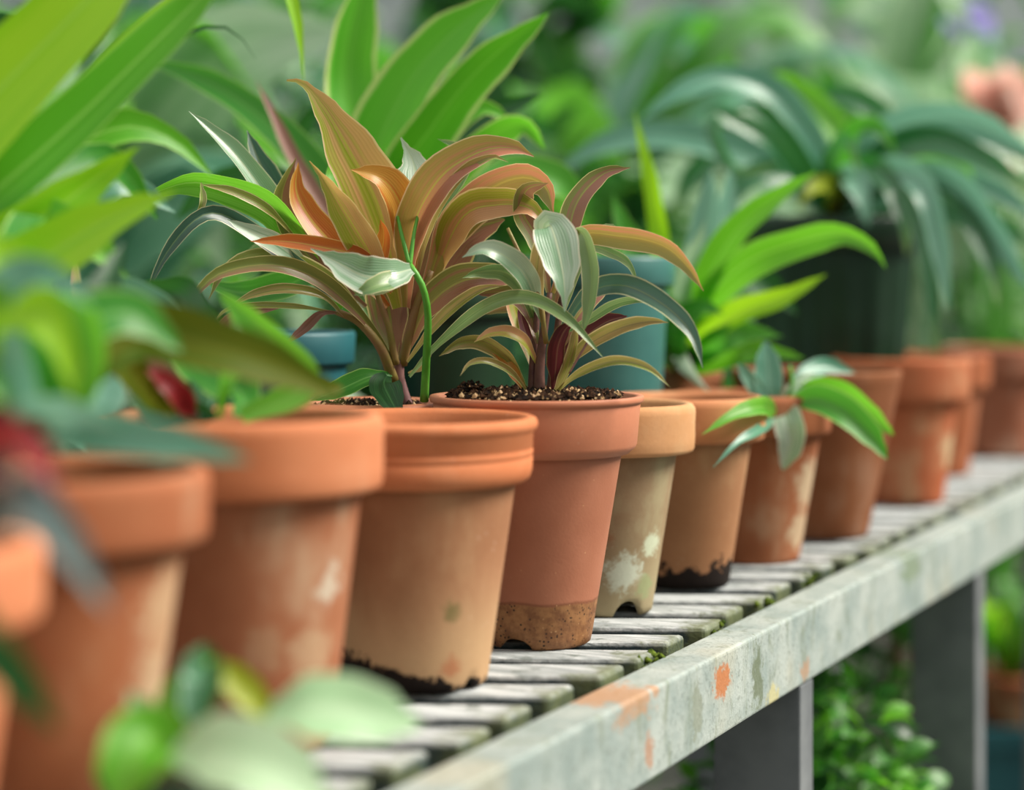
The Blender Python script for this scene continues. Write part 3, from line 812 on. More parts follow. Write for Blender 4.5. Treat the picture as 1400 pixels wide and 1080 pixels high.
c4([(758, 470, 0), (800, 405, -.015), (850, 390, -.03), (905, 415, -.045), (945, 455, -.055), (961, 503, -.06)], 32, 'deep', 'lance', roll=.3, fold=.4)
c4([(760, 460, .005), (800, 440, 0), (835, 418, -.005), (865, 410, -.01), (895, 414, -.012)], 14, 'sage', 'lance', roll=-.2)
c4([(757, 520, 0), (800, 475, -.01), (845, 450, -.02), (885, 440, -.025), (914, 441, -.03)], 24, 'gold', 'lance', roll=.3, fold=.5)
c4([(757, 540, 0), (790, 512, -.02), (840, 494, -.035), (885, 503, -.045), (916, 529, -.05)], 15, 'gold', 'lance', roll=.4, fold=.5)
c4([(724, 540, 0), (700, 510, -.01), (668, 494, -.02), (643, 497, -.025), (629, 514, -.03)], 11, 'gold', 'lance', roll=.3, fold=.5)
c4([(722, 538, 0), (700, 495, 0), (665, 468, -.005), (630, 467, -.01), (600, 487, -.015)], 24, 'gold', 'lance', roll=-.5, fold=.5)
c4([(722, 540, .0), (705, 515, .0), (690, 490, .0), (672, 475, .0), (650, 473, .0)], 22, 'orange', 'lance', roll=.3, fold=.5)
c4([(735, 500, 0), (718, 468, -.005), (695, 455, -.01), (670, 456, -.012), (648, 468, -.015)], 18, 'olive', 'lance', roll=.5, fold=.4)
c4([(735, 470, .0), (720, 420, .01), (690, 400, .015), (650, 402, .02)], 26, 'brown', 'lance', roll=.3)
c4([(742, 440, .0), (720, 380, -.02), (690, 350, -.03), (660, 340, -.035), (632, 352, -.035)], 34, 'silver', 'lance', roll=.3, fold=.4)
c4([(735, 450, .01), (715, 395, .0), (690, 372, -.01), (655, 372, -.015), (632, 380, -.02)], 26, 'sage', 'lance', roll=-.3, fold=.4)
c4([(757, 538, 0), (760, 500, -.005), (764, 470, -.01), (775, 448, -.012), (790, 440, -.015)], 28, 'wine', 'lance', roll=.3, fold=.5)
c4([(762, 535, -.005), (778, 500, -.01), (786, 470, -.012), (788, 440, -.012)], 16, 'gold', 'strap', roll=.6, fold=.5)
c4([(760, 490, .01), (800, 460, .01), (830, 440, .01), (858, 432, .01)], 30, 'wine', 'lance', roll=.2)
c4([(750, 400, .01), (735, 330, .015), (715, 290, .015), (720, 260, .01), (750, 250, .0)], 34, 'brown', 'lance', roll=.3)
c4([(735, 500, .02), (725, 440, .03), (700, 420, .04), (660, 430, .05)], 20, 'brown', 'lance', roll=.3)
c4([(735, 520, .02), (712, 450, .03), (700, 400, .035), (708, 350, .04)], 24, 'olive', 'lance', roll=.4)
c4([(745, 500, .02), (725, 470, .02), (712, 430, .02), (716, 405, .02)], 14, 'wine', 'lance', roll=.4)
c4([(760, 500, .02), (785, 440, .03), (810, 410, .04), (840, 385, .05)], 24, 'brown', 'lance', roll=.4)
c4([(755, 480, .01), (775, 400, .01), (800, 340, .015), (830, 310, .02), (852, 318, .02)], 20, 'sage', 'lance', roll=.4)
c4([(745, 450, .0), (735, 380, -.01), (742, 330, -.015), (760, 300, -.02), (780, 306, -.025)], 22, 'gold', 'lance', roll=.5)
stem(r4, [(805, 465, Z4 - .02), (790, 490, Z4 - .02), (778, 511, Z4 - .02)], 3.5, 2.5, STEMM, 'aerial_root')

# -- cordyline standing just behind, left of it
Z5 = 1.235
rb = thing('potted_cordyline', 'orange-pink cordyline with bright green flower stalk, its pot hidden behind the scored-rim pot', 'potted plant', at(-0.0864, 1.24))
pot(rb, 0.047, 0.1374, 0.024, 0.039, 0.028, m_p4r, soil=0.130, seed=6, mound=0.004)
crumbs(rb, 0.038, 0.132, 260, GRIT, 21, mound=0.003)
crumbs(rb, 0.038, 0.132, 300, SOIL, 22, mound=0.003, sz=(0.001, 0.003))
def c5(pts, w, mat, kind='lance', **kw):
    return leaf(rb, [(x, y, Z5 + d) for x, y, d in pts], w, L[mat], kind, **kw)
stem(rb, [(557, 556, Z5), (550, 535, Z5), (545, 515, Z5), (545, 492, Z5)], 18, 17, STEMM)
stem(rb, [(580, 548, Z5 - .02), (583, 490, Z5 - .03), (585, 430, Z5 - .04), (577, 390, Z5 - .045), (560, 362, Z5 - .045)], 13, 9, STEMG, 'flower_stalk')
stem(rb, [(560, 362, Z5 - .045), (549, 320, Z5 - .04), (540, 280, Z5 - .03)], 7, 4, STEMG, 'flower_stalk')
stem(rb, [(560, 365, Z5 - .045), (566, 320, Z5 - .04), (575, 280, Z5 - .03)], 7, 4, STEMG, 'flower_stalk')
stem(rb, [(538, 520, Z5 - .005), (520, 475, Z5 - .015), (490, 440, Z5 - .02), (460, 426, Z5 - .025)], 16, 10, STEMO, 'petiole')
stem(rb, [(541, 498, Z5 - .008), (532, 450, Z5 - .012), (520, 415, Z5 - .014), (510, 385, Z5 - .015)], 12, 7, STEMO, 'petiole')
stem(rb, [(550, 498, Z5), (560, 455, Z5 - .006), (572, 410, Z5 - .01), (590, 370, Z5 - .01)], 15, 8, STEMO, 'petiole')
# upright pink-olive leaf
c5([(548, 420, 0), (520, 290, -.01), (480, 210, -.02), (445, 150, -.03), (415, 114, -.03), (392, 110, -.03)], 88, 'olive', 'acum', roll=.15, fold=.25)
c5([(556, 400, 0), (556, 320, -.02), (545, 275, -.035), (520, 243, -.045), (480, 232, -.05)], 56, 'orange', 'lance', roll=.4, fold=.4)
c5([(562, 330, -.01), (568, 265, .0), (566, 225, .01), (548, 188, .01)], 68, 'silver', 'acum', roll=.1, fold=.2, wave=.04)
c5([(556, 420, -.01), (562, 320, -.03), (600, 245, -.045), (655, 208, -.05), (700, 202, -.05), (730, 214, -.05)], 58, 'pink', 'lance', roll=.3, fold=.45)
c5([(570, 380, -.01), (590, 300, -.035), (630, 240, -.05), (670, 215, -.055), (695, 222, -.055)], 20, 'gold', 'lance', roll=.4, fold=.5)
c5([(600, 300, .02), (640, 220, .02), (625, 200, .02), (598, 190, .02)], 16, 'sage', 'lance', roll=.1)
c5([(575, 420, .0), (610, 320, .0), (660, 265, .0), (710, 243, -.01), (745, 255, -.02), (757, 295, -.03)], 62, 'pink', 'lance', roll=-.35, fold=.45)
c5([(585, 400, .01), (630, 300, -.01), (680, 280, -.02), (725, 285, -.03), (745, 310, -.03)], 52, 'olive', 'lance', roll=.3, fold=.4)
c5([(560, 440, .01), (585, 380, .01), (630, 320, .01), (690, 300, .01)], 84, 'brown', 'lance', roll=.1, fold=.3)
c5([(556, 480, .0), (585, 420, -.01), (630, 385, -.02), (685, 380, -.03), (728, 388, -.03)], 46, 'brown', 'lance', roll=.35, fold=.4)
c5([(557, 495, -.01), (600, 440, -.02), (650, 400, -.035), (690, 390, -.04)], 18, 'gold', 'lance', roll=.5, fold=.5)
c5([(560, 515, -.02), (600, 470, -.03), (665, 420, -.05), (720, 408, -.065), (775, 436, -.075), (826, 490, -.08)], 22, 'sage', 'lance', roll=.35, fold=.45)
c5([(558, 510, 0), (575, 503, -.005), (585, 488, -.008), (590, 475, -.01)], 10, 'gold', 'lance', roll=.3)
c5([(530, 400, -.02), (505, 345, -.035), (475, 295, -.045), (447, 250, -.05), (423, 220, -.05)], 50, 'olive', 'acum', roll=-.3, fold=.4)
c5([(530, 420, .0), (470, 350, .0), (425, 300, .0), (405, 260, .0), (408, 222, .0)], 42, 'orange', 'lance', roll=.35, fold=.4)
c5([(500, 420, .0), (440, 370, .0), (400, 320, .0), (385, 270, .0), (405, 215, .0)], 34, 'brown', 'lance', roll=.35, fold=.3)
c5([(470, 420, .02), (405, 340, .015), (375, 285, .01), (325, 215, .0), (285, 175, -.005), (258, 152, -.01)], 34, 'silver', 'lance', roll=.5, fold=.5)
c5([(470, 430, .03), (410, 340, .03), (375, 265, .03), (350, 210, .03), (338, 178, .03)], 46, 'deep', 'lance', roll=.3, fold=.4)
c5([(470, 420, .01), (405, 325, .0), (365, 280, -.005), (310, 258, -.01), (255, 250, -.01), (190, 272, -.01)], 46, 'fresh', 'lance', roll=-.4, fold=.4)
c5([(400, 320, -.005), (365, 285, -.02), (320, 262, -.03), (275, 252, -.035)], 14, 'gold', 'lance', roll=.2)
c5([(275, 250, -.02), (278, 275, -.03), (268, 300, -.03)], 10, 'gold', 'lance', roll=.2)
c5([(480, 420, .0), (410, 365, -.02), (350, 320, -.03), (300, 292, -.04), (265, 302, -.05), (228, 345, -.055), (201, 398, -.06)], 26, 'deep', 'strap', roll=.1, fold=.5)
c5([(440, 380, -.01), (380, 335, -.03), (345, 318, -.04), (310, 300, -.045)], 28, 'silver', 'lance', roll=.2, fold=.3)
c5([(535, 400, -.02), (500, 355, -.035), (440, 338, -.045), (390, 330, -.05), (342, 330, -.055)], 27, 'orange', 'lance', roll=.3, fold=.4)
c5([(562, 368, -.06), (535, 375, -.075), (500, 378, -.08), (460, 358, -.075), (425, 340, -.07)], 56, 'silver', 'acum', roll=.3, fold=.3)
c5([(562, 372, -.06), (540, 382, -.075), (510, 392, -.085), (484, 404, -.085)], 28, 'sage', 'lance', roll=.4, fold=.3)
c5([(540, 500, -.005), (500, 440, -.02), (440, 385, -.035), (375, 362, -.05), (305, 372, -.06), (270, 400, -.065), (257, 432, -.065)], 26, 'brown', 'lance', roll=.3, fold=.45)
c5([(520, 470, .0), (470, 405, -.01), (420, 368, -.02), (360, 352, -.03), (310, 370, -.035), (285, 410, -.035)], 26, 'gold', 'lance', roll=.6, fold=.45)
c5([(470, 432, -.025), (440, 405, -.03), (390, 396, -.04), (345, 404, -.045), (314, 420, -.05)], 16, 'gold', 'lance', roll=.5, fold=.5)
c5([(462, 428, -.025), (410, 420, -.035), (350, 418, -.045), (310, 424, -.05), (292, 442, -.055)], 10, 'gold', 'lance', roll=.4, fold=.5)
c5([(462, 428, -.025), (440, 430, -.03), (418, 450, -.03), (390, 471, -.035)], 15, 'mauve', 'lance', roll=.5, fold=.5)
c5([(380, 420, -.02), (330, 432, -.03), (305, 455, -.035), (292, 500, -.035), (290, 540, -.035)], 26, 'mauve', 'lance', roll=.2, fold=.4)
c5([(340, 440, -.02), (318, 465, -.02), (308, 500, -.02), (300, 540, -.02)], 26, 'sage', 'lance', roll=.3, fold=.4)
c5([(543, 500, .005), (534, 440, .01), (530, 390, .015), (545, 330, .02)], 62, 'brown', 'lance', roll=.1, fold=.35)
c5([(548, 495, .005), (566, 440, .01), (590, 390, .015), (605, 350, .02)], 44, 'brown', 'lance', roll=.2, fold=.35)
c5([(535, 512, -.01), (505, 515, -.02), (470, 530, -.025), (425, 548, -.03)], 30, 'mid', 'lance', roll=.4, fold=.3)
c5([(530, 512, -.01), (525, 525, -.03), (535, 548, -.05), (548, 572, -.06)], 46, 'dark', 'lance', roll=.2, fold=.3)
c5([(480, 430, .02), (430, 380, .03), (390, 390, .04), (330, 400, .05), (280, 385, .06)], 40, 'mid', 'lance', roll=.3)
c5([(520, 460, .02), (470, 380, .03), (420, 340, .04), (380, 330, .05), (330, 350, .06)], 34, 'sage', 'lance', roll=.3)
c5([(520, 420, .02), (490, 330, .03), (470, 280, .04), (455, 235, .05), (470, 200, .05)], 34, 'fresh', 'lance', roll=.3)
c5([(540, 420, .02), (520, 330, .02), (510, 280, .03), (530, 240, .04)], 40, 'deep', 'lance', roll=.3)
c5([(500, 400, -.01), (520, 350, -.02), (525, 320, -.025), (520, 300, -.03)], 24, 'orange', 'lance', roll=.2)

# -- further clay pots
r5 = thing('terracotta_pot', 'pale terracotta pot with chalky white mould patches, beside the speckled-base cordyline pot', 'pot', at(0.0605, 1.305), group='terracotta pots along the bench')
pot(r5, 0.056, 0.1324, 0.031, 0.0445, 0.0285, m_p5, rim_mat=m_p5r, soil=0.122, seed=7, plant=False, notch=[(math.radians(-65), 0.32, 0.010)])
r6 = thing('terracotta_pot', 'tan terracotta pot with sooty black lumps round its base', 'pot', at(0.119, 1.418), group='terracotta pots along the bench')
pot(r6, 0.056, 0.130, 0.030, 0.0465, 0.031, m_p6, rim_mat=m_p6r, soil=0.116, seed=8, plant=False)
r7 = thing('potted_seedling', 'small broad-leaved green seedling spilling over a white streaked terracotta pot', 'potted plant', at(0.180, 1.543))
pot(r7, 0.060, 0.125, 0.030, 0.052, 0.036, m_p7, soil=0.113, seed=9)
Z7 = 1.50
def c7(pts, w, mat, kind='oval', **kw):
    return leaf(r7, [(x, y, Z7 + d) for x, y, d in pts], w, L[mat], kind, **kw)
stem(r7, [(1058, 585, Z7 + .045), (1062, 565, Z7 + .02), (1068, 545, Z7)], 9, 7, STEMG)
stem(r7, [(1064, 560, Z7 + .01), (1082, 530, Z7), (1080, 500, Z7)], 8, 5, STEMG)
c7([(1062, 560, .0), (1052, 535, .0), (1050, 500, .005), (1047, 466, .01)], 40, 'teal', roll=.1)
c7([(1058, 562, .0), (1040, 540, .0), (1022, 515, .0), (1008, 496, .0)], 22, 'teal', 'lance', roll=.2)
c7([(1062, 565, .0), (1042, 556, -.115), (1005, 566, -.145), (960, 594, -.16)], 28, 'fresh', 'lance', roll=.3)
c7([(1060, 570, .0), (1040, 586, -.115), (1008, 605, -.148), (974, 640, -.16)], 16, 'teal', 'lance', roll=.2)
c7([(1070, 550, .0), (1078, 575, -.02), (1082, 605, -.025), (1070, 643, -.025)], 42, 'silver', 'oval', roll=.1)
c7([(1070, 556, .0), (1110, 546, -.01), (1150, 562, -.02), (1188, 595, -.025), (1213, 628, -.03)], 46, 'mid', 'oval', roll=.3, fold=.5)
c7([(1072, 548, .01), (1110, 530, .01), (1150, 535, .01), (1190, 565, .01), (1222, 595, .01)], 36, 'fresh', 'oval', roll=-.3, fold=.4)
c7([(1072, 550, .0), (1085, 535, .005), (1100, 522, .01), (1125, 515, .02)], 22, 'silver', 'oval', roll=.2)
c7([(1070, 545, .02), (1095, 515, .03), (1130, 500, .05), (1170, 510, .06)], 26, 'teal', 'lance', roll=.2)

r8 = thing('clay_planter', 'smooth brown rimless clay pot, between the seedling pot and the orange-red pot', 'pot', at(0.251, 1.69))
pot(r8, 0.070, 0.1355, 0.02, 0.066, 0.042, m_p8, 'none', soil=0.122, seed=10, plant=False)
r9 = thing('terracotta_pot', 'orange-red terracotta pot with a cream stained flank beyond the brown rimless pot', 'pot', at(0.367, 1.937), group='terracotta pots along the bench')
pot(r9, 0.065, 0.136, 0.040, 0.054, 0.040, m_p9, soil=0.126, seed=11, plant=False)
r10 = thing('terracotta_pot', 'deep orange terracotta pot next beyond the cream stained orange-red pot', 'pot', at(0.4496, 2.21), group='terracotta pots along the bench')
pot(r10, 0.065, 0.128, 0.036, 0.055, 0.042, m_p10, soil=0.118, seed=12, plant=False)
r11 = thing('terracotta_pot', 'dusty orange terracotta pot at the far end of the row, cut by the frame edge', 'pot', at(0.575, 2.43), group='terracotta pots along the bench')
pot(r11, 0.065, 0.128, 0.036, 0.055, 0.042, m_p11, soil=0.118, seed=13, plant=False)

# -- low seedling pot on the slats in front
rs = thing('potted_creeper', 'small pale mint-leaved creeper low on the slats in front of the stained pots', 'potted plant', at(-0.124, 0.742))
pot(rs, 0.027, 0.036, 0.008, 0.025, 0.020, m_plast2, 'nursery', soil=0.032, seed=14)
Zs = 0.742
def cs(pts, w, mat, kind='oval', **kw):
    return leaf(rs, [(x, y, Zs + d) for x, y, d in pts], w, L[mat], kind, **kw)
stem(rs, [(232, 1066, Zs), (250, 1030, Zs), (290, 1000, Zs), (372, 980, Zs)], 8, 5, STEMG)
stem(rs, [(228, 1066, Zs), (250, 1020, Zs), (280, 960, Zs + .01), (285, 900, Zs + .02)], 8, 5, STEMG)
cs([(364, 978, .0), (420, 968, .0), (490, 972, .005), (575, 992, .01)], 92, 'mint', roll=.3, fold=.2)
cs([(232, 1035, -.03), (300, 1028, -.035), (370, 1048, -.04), (450, 1100, -.04)], 110, 'mint', roll=.3, fold=.2)
cs([(235, 1040, -.02), (205, 1010, -.03), (180, 1040, -.04), (160, 1110, -.045)], 100, 'fresh', roll=.2, fold=.3)
cs([(285, 905, .02), (283, 930, .01), (275, 960, .005), (268, 1000, .0)], 62, 'strap', roll=.4, fold=.5)
cs([(280, 880, .03), (275, 910, .02), (272, 950, .01), (275, 985, .01)], 56, 'dark', roll=-.2, fold=.3)
cs([(288, 900, .02), (315, 925, .02), (345, 955, .02), (378, 1000, .02)], 46, 'yellow', roll=.2, fold=.3)
cs([(240, 1030, .0), (215, 1000, .0), (190, 970, .0), (178, 945, .0)], 50, 'bushpale', roll=.2, fold=.3)
cs([(245, 1020, .01), (240, 985, .01), (238, 950, .015), (255, 910, .02)], 40, 'fresh', roll=.4, fold=.3)
cs([(300, 1010, .0), (340, 1010, -.005), (380, 1040, -.01), (420, 1050, -.015)], 40, 'fresh', roll=.4, fold=.3)

# ================================================================== SECOND ROW
def nursery(root, R, h, mat, seed, soil=True):
    return pot(root, R, h, 0.022 if R > .05 else .015, R - 0.006, R * 0.70, mat, 'nursery', soil=h - 0.012 if soil else None, seed=seed)

rC = thing('potted_dracaena', 'tall dracaena with broad upright pale-edged green leaves in dark plastic pot behind the cordylines', 'potted plant', at(-0.047, 1.47))
nursery(rC, 0.056, 0.205, m_plast2, 15)
ZC = 1.50
def cc(pts, w, mat, kind='lance', **kw):
    return leaf(rC, [(x, y, ZC + d) for x, y, d in pts], w, L[mat], kind, **kw)
cc([(560, 400, 0), (500, 230, .02), (478, 120, .03), (487, 30, .03), (515, -70, .03)], 82, 'variegated', roll=.2, fold=.4)
cc([(580, 400, 0), (515, 240, 0), (550, 130, 0), (615, 50, 0), (690, -10, 0)], 88, 'variegated', 'strap', roll=.3, fold=.3)
cc([(600, 400, 0), (545, 260, -.01), (590, 175, -.02), (660, 90, -.03), (750, 18, -.04)], 74, 'variegated', 'strap', roll=-.3, fold=.4)
cc([(600, 400, 0), (570, 260, .0), (620, 175, .0), (662, 148, .0), (700, 168, .0)], 46, 'variegated', 'strap', roll=.4, fold=.4)
cc([(610, 400, 0), (600, 270, -.01), (660, 195, -.02), (715, 170, -.03), (745, 205, -.03)], 54, 'variegated', 'strap', roll=-.4, fold=.4)
cc([(590, 400, 0), (470, 280, .02), (380, 180, .04), (290, 115, .06), (195, 80, .08)], 48, 'mid', 'strap', roll=.3, fold=.3)
cc([(590, 400, 0), (480, 330, .0), (410, 230, .0), (375, 160, .0), (350, 110, .0)], 22, 'mauve', 'lance', roll=.3)
cc([(590, 400, 0), (450, 300, .05), (360, 250, .08), (290, 260, .1), (240, 300, .12)], 60, 'dark', 'strap', roll=.3)
cc([(600, 400, 0), (640, 300, .05), (700, 240, .08), (770, 250, .1), (800, 300, .12)], 60, 'mid', 'strap', roll=.3)
cc([(600, 400, 0), (560, 300, .08), (520, 220, .1), (440, 160, .12), (400, 200, .14)], 70, 'dark', 'strap', roll=.3)
cc([(600, 400, 0), (630, 330, .05), (640, 270, .05), (610, 220, .06)], 60, 'dark', 'strap', roll=.3)
cc([(580, 400, 0), (510, 360, .0), (430, 340, .0), (360, 400, .0), (330, 460, .0)], 50, 'dark', 'strap', roll=.3)
cc([(600, 400, 0), (560, 330, .1), (580, 240, .1), (640, 170, .1), (740, 130, .1)], 60, 'dark', 'strap', roll=.3)

rB = thing('nursery_pot', 'blue-green plastic nursery pot in the second row behind the orange-pink cordyline', 'pot', at(-0.163, 1.40))
nursery(rB, 0.056, 0.175, m_plast3, 16)
for ch in rB.children:
    if ch.name.startswith('pot'):
        ch.name = 'body'
rA = thing('nursery_pot', 'tall teal plastic nursery pot in the second row behind the flanged cordyline pot', 'pot', at(0.066, 1.55))
nursery(rA, 0.058, 0.227, m_plast, 17)
for ch in rA.children:
    if ch.name.startswith('pot'):
        ch.name = 'body'

rD = thing('potted_dracaena', 'bright green strap-leaved plant in brown clay pot behind the mouldy and sooty pots', 'potted plant', at(0.120, 1.735))
pot(rD, 0.058, 0.135, 0.03, 0.05, 0.036, m_p8, soil=0.122, seed=18)
ZD = 1.66
def cd(pts, w, mat, kind='strap', **kw):
    return leaf(rD, [(x, y, ZD + d) for x, y, d in pts], w, L[mat], kind, **kw)
bx = (925, 505, .06)
cd([bx, (915, 420, 0), (900, 320, 0), (885, 230, -.02), (867, 152, -.02)], 28, 'lime', 'lance', roll=.2)
cd([bx, (950, 420, 0), (1000, 325, -.03), (1060, 272, -.05), (1116, 234, -.07)], 44, 'fresh', 'lance', roll=.3, fold=.4)
cd([bx, (960, 420, 0), (1020, 360, -.04), (1090, 332, -.06), (1150, 320, -.08), (1193, 340, -.09), (1211, 367, -.09)], 50, 'fresh', 'lance', roll=-.3, fold=.4, twist=.2)
cd([bx, (960, 460, 0), (1010, 428, -.03), (1070, 408, -.05), (1130, 375, -.06)], 38, 'lime', 'lance', roll=.3, fold=.4)
cd([bx, (930, 420, 0), (940, 360, -.02), (955, 330, -.03), (964, 300, -.03)], 30, 'bushpale', 'lance', roll=.3)
cd([bx, (945, 420, .03), (965, 320, .05), (972, 230, .06)], 52, 'teal', 'lance', roll=.3)
cd([bx, (960, 400, .04), (990, 300, .06), (1000, 225, .07)], 40, 'teal', 'lance', roll=-.3)
cd([bx, (900, 410, .0), (860, 330, .0), (838, 265, .0)], 46, 'mid', 'lance', roll=.3)
cd([bx, (890, 430, .0), (850, 370, .0), (800, 330, .0), (770, 340, .0)], 46, 'fresh', 'lance', roll=.3)
cd([bx, (900, 440, -.02), (905, 380, -.03), (930, 330, -.03)], 44, 'fresh', 'lance', roll=-.3)
cd([bx, (980, 470, -.02), (1020, 455, -.03), (1070, 460, -.04)], 40, 'mid', 'lance', roll=.3)
cd([bx, (920, 470, -.02), (930, 440, -.03), (960, 420, -.04), (990, 430, -.05)], 44, 'mid', 'lance', roll=.3)
cd([bx, (930, 490, -.05), (940, 505, -.08), (958, 525, -.1), (972, 538, -.1)], 24, 'silver', 'oval', roll=.2)
cd([bx, (905, 470, -.02), (890, 480, -.04), (885, 510, -.05)], 34, 'mid', 'oval', roll=.2)
cd([bx, (990, 490, -.02), (1040, 480, -.03), (1100, 490, -.04)], 34, 'fresh', 'oval', roll=.2)
cd([bx, (950, 430, .05), (1000, 380, .08), (1050, 390, .1), (1090, 430, .1)], 54, 'dark', 'oval', roll=.2)
cd([bx, (940, 470, .02), (980, 460, .02), (1020, 500, .02)], 54, 'dark', 'oval', roll=.2)

# big dark pot with arching strap leaves
ZE = 2.02
rE = thing('potted_clivia', 'large dark-leaved arching plant in tall ribbed dark green pot behind the brown rimless pot', 'potted plant', at(0.314, 2.02))
vs, fs = [], []
seg = 96
R0, R1, HE = 0.060, 0.084, 0.268
prf = [(R0 - .003, 0), (R0, .003), (R0 + (R1 - R0) * .25, HE * .25), (R0 + (R1 - R0) * .5, HE * .5), (R0 + (R1 - R0) * .75, HE * .75), (R1, HE - .004), (R1 - .001, HE), (R1 - .005, HE), (R1 - .006, HE - .01), (R0 - .002, .03)]
vs, fs = lathe(prf, seg, cap_end=True)
nv = []
for i, (x, y, z) in enumerate(vs):
    ring = i // seg
    if 1 <= ring <= 4:
        rr = 1 + (0.02 if (i % seg) % 6 < 3 else -0.015)
        x, y = x * rr, y * rr
    nv.append((x, y, z))
pe = mesh_obj('pot', nv, fs, m_plast2, rE)
vs, fs = lathe([(R1 - .001, HE - .03), (R1 + .006, HE - .03), (R1 + .007, HE - .002), (R1 + .005, HE + .002), (R1 - .004, HE + .002), (R1 - .005, HE - .03)], 72, closed=True)
mesh_obj('rim', vs, fs, m_plast2, pe)
soil_disc(rE, R1 - .005, HE - .02, seed=19)
def ce(pts, w, mat='strap', kind='strap', **kw):
    return leaf(rE, [(x, y, ZE + d) for x, y, d in pts], w, L[mat], kind, **kw)
be = (1140, 300, 0)
ce([be, (1120, 210, -.02), (1060, 130, -.04), (990, 108, -.06), (925, 130, -.08), (875, 165, -.09)], 40, 'teal', roll=.4, fold=.4)
ce([be, (1100, 230, -.03), (1060, 175, -.06), (1020, 152, -.08), (985, 170, -.1)], 30, 'strap', roll=.4, fold=.4)
ce([be, (1080, 240, .0), (990, 200, .0), (900, 185, .0), (820, 200, .0), (765, 235, .0)], 44, 'teal', roll=.4, fold=.3)
ce([be, (1090, 240, -.06), (1050, 190, -.1), (975, 155, -.12), (985, 205, -.14), (1015, 236, -.15), (1065, 222, -.15)], 26, 'strap', roll=.3, fold=.4)
ce([be, (1190, 200, -.02), (1250, 165, -.05), (1330, 165, -.08), (1420, 215, -.1)], 56, 'teal', roll=-.4, fold=.4)
ce([be, (1200, 220, -.04), (1270, 195, -.08), (1340, 220, -.1), (1420, 270, -.12)], 46, 'strap', roll=.4, fold=.4)
ce([be, (1180, 250, -.05), (1225, 232, -.1), (1262, 260, -.14), (1282, 330, -.15), (1296, 425, -.16)], 38, 'teal', roll=.2, fold=.4)
ce([be, (1210, 240, -.02), (1300, 245, -.06), (1355, 310, -.08), (1410, 400, -.1)], 44, 'teal', roll=-.3, fold=.4)
ce([be, (1160, 250, -.08), (1168, 245, -.12), (1180, 275, -.14), (1187, 310, -.14)], 44, 'teal', 'oval', roll=.2)
ce([be, (1140, 260, -.08), (1120, 255, -.12), (1105, 265, -.14), (1090, 285, -.14)], 34, 'yellow', 'oval', roll=.4)
ce([be, (1190, 255, -.03), (1240, 270, -.08), (1265, 350, -.1), (1276, 430, -.11), (1280, 490, -.11)], 24, 'strap', roll=.2)
ce([be, (1200, 235, .0), (1260, 215, -.03), (1300, 215, -.05), (1330, 245, -.06)], 46, 'fresh', roll=.2, fold=.4)
ce([be, (1150, 200, .0), (1110, 140, .02), (1060, 110, .03), (1030, 130, .04)], 40, 'fresh', roll=.3, fold=.4)
ce([be, (1180, 200, .03), (1200, 160, .05), (1150, 130, .06), (1080, 150, .08)], 40, 'strap', roll=.3, fold=.4)
ce([be, (1120, 240, .03), (1020, 200, .05), (950, 240, .06), (920, 300, .06)], 44, 'strap', roll=.3, fold=.4)
ce([be, (1110, 250, .0), (1040, 240, -.02), (1000, 270, -.03), (980, 320, -.03)], 40, 'strap', roll=.3, fold=.4)
ce([be, (1230, 220, .05), (1330, 190, .08), (1420, 230, .1)], 46, 'strap', roll=.3, fold=.4)
ce([be, (1180, 230, -.08), (1215, 250, -.12), (1235, 300, -.14), (1240, 350, -.14)], 34, 'strap', roll=.3, fold=.4)
ce([be, (1220, 250, -.03), (1310, 290, -.07), (1350, 350, -.09), (1365, 420, -.1)], 34, 'strap', roll=.3, fold=.4)
ce([be, (1150, 230, -.08), (1165, 180, -.1), (1200, 175, -.12), (1225, 210, -.12)], 36, 'mid', roll=.3, fold=.4)
ce([be, (1130, 230, -.1), (1150, 190, -.14), (1165, 200, -.16), (1172, 240, -.16)], 24, 'strap', roll=.3, fold=.4)
ce([be, (1230, 260, .0), (1330, 250, -.02), (1420, 300, -.04)], 40, 'teal', roll=.3, fold=.4)
ce([be, (1240, 290, .0), (1340, 300, -.02), (1430, 350, -.04)], 40, 'strap', roll=.3, fold=.4)

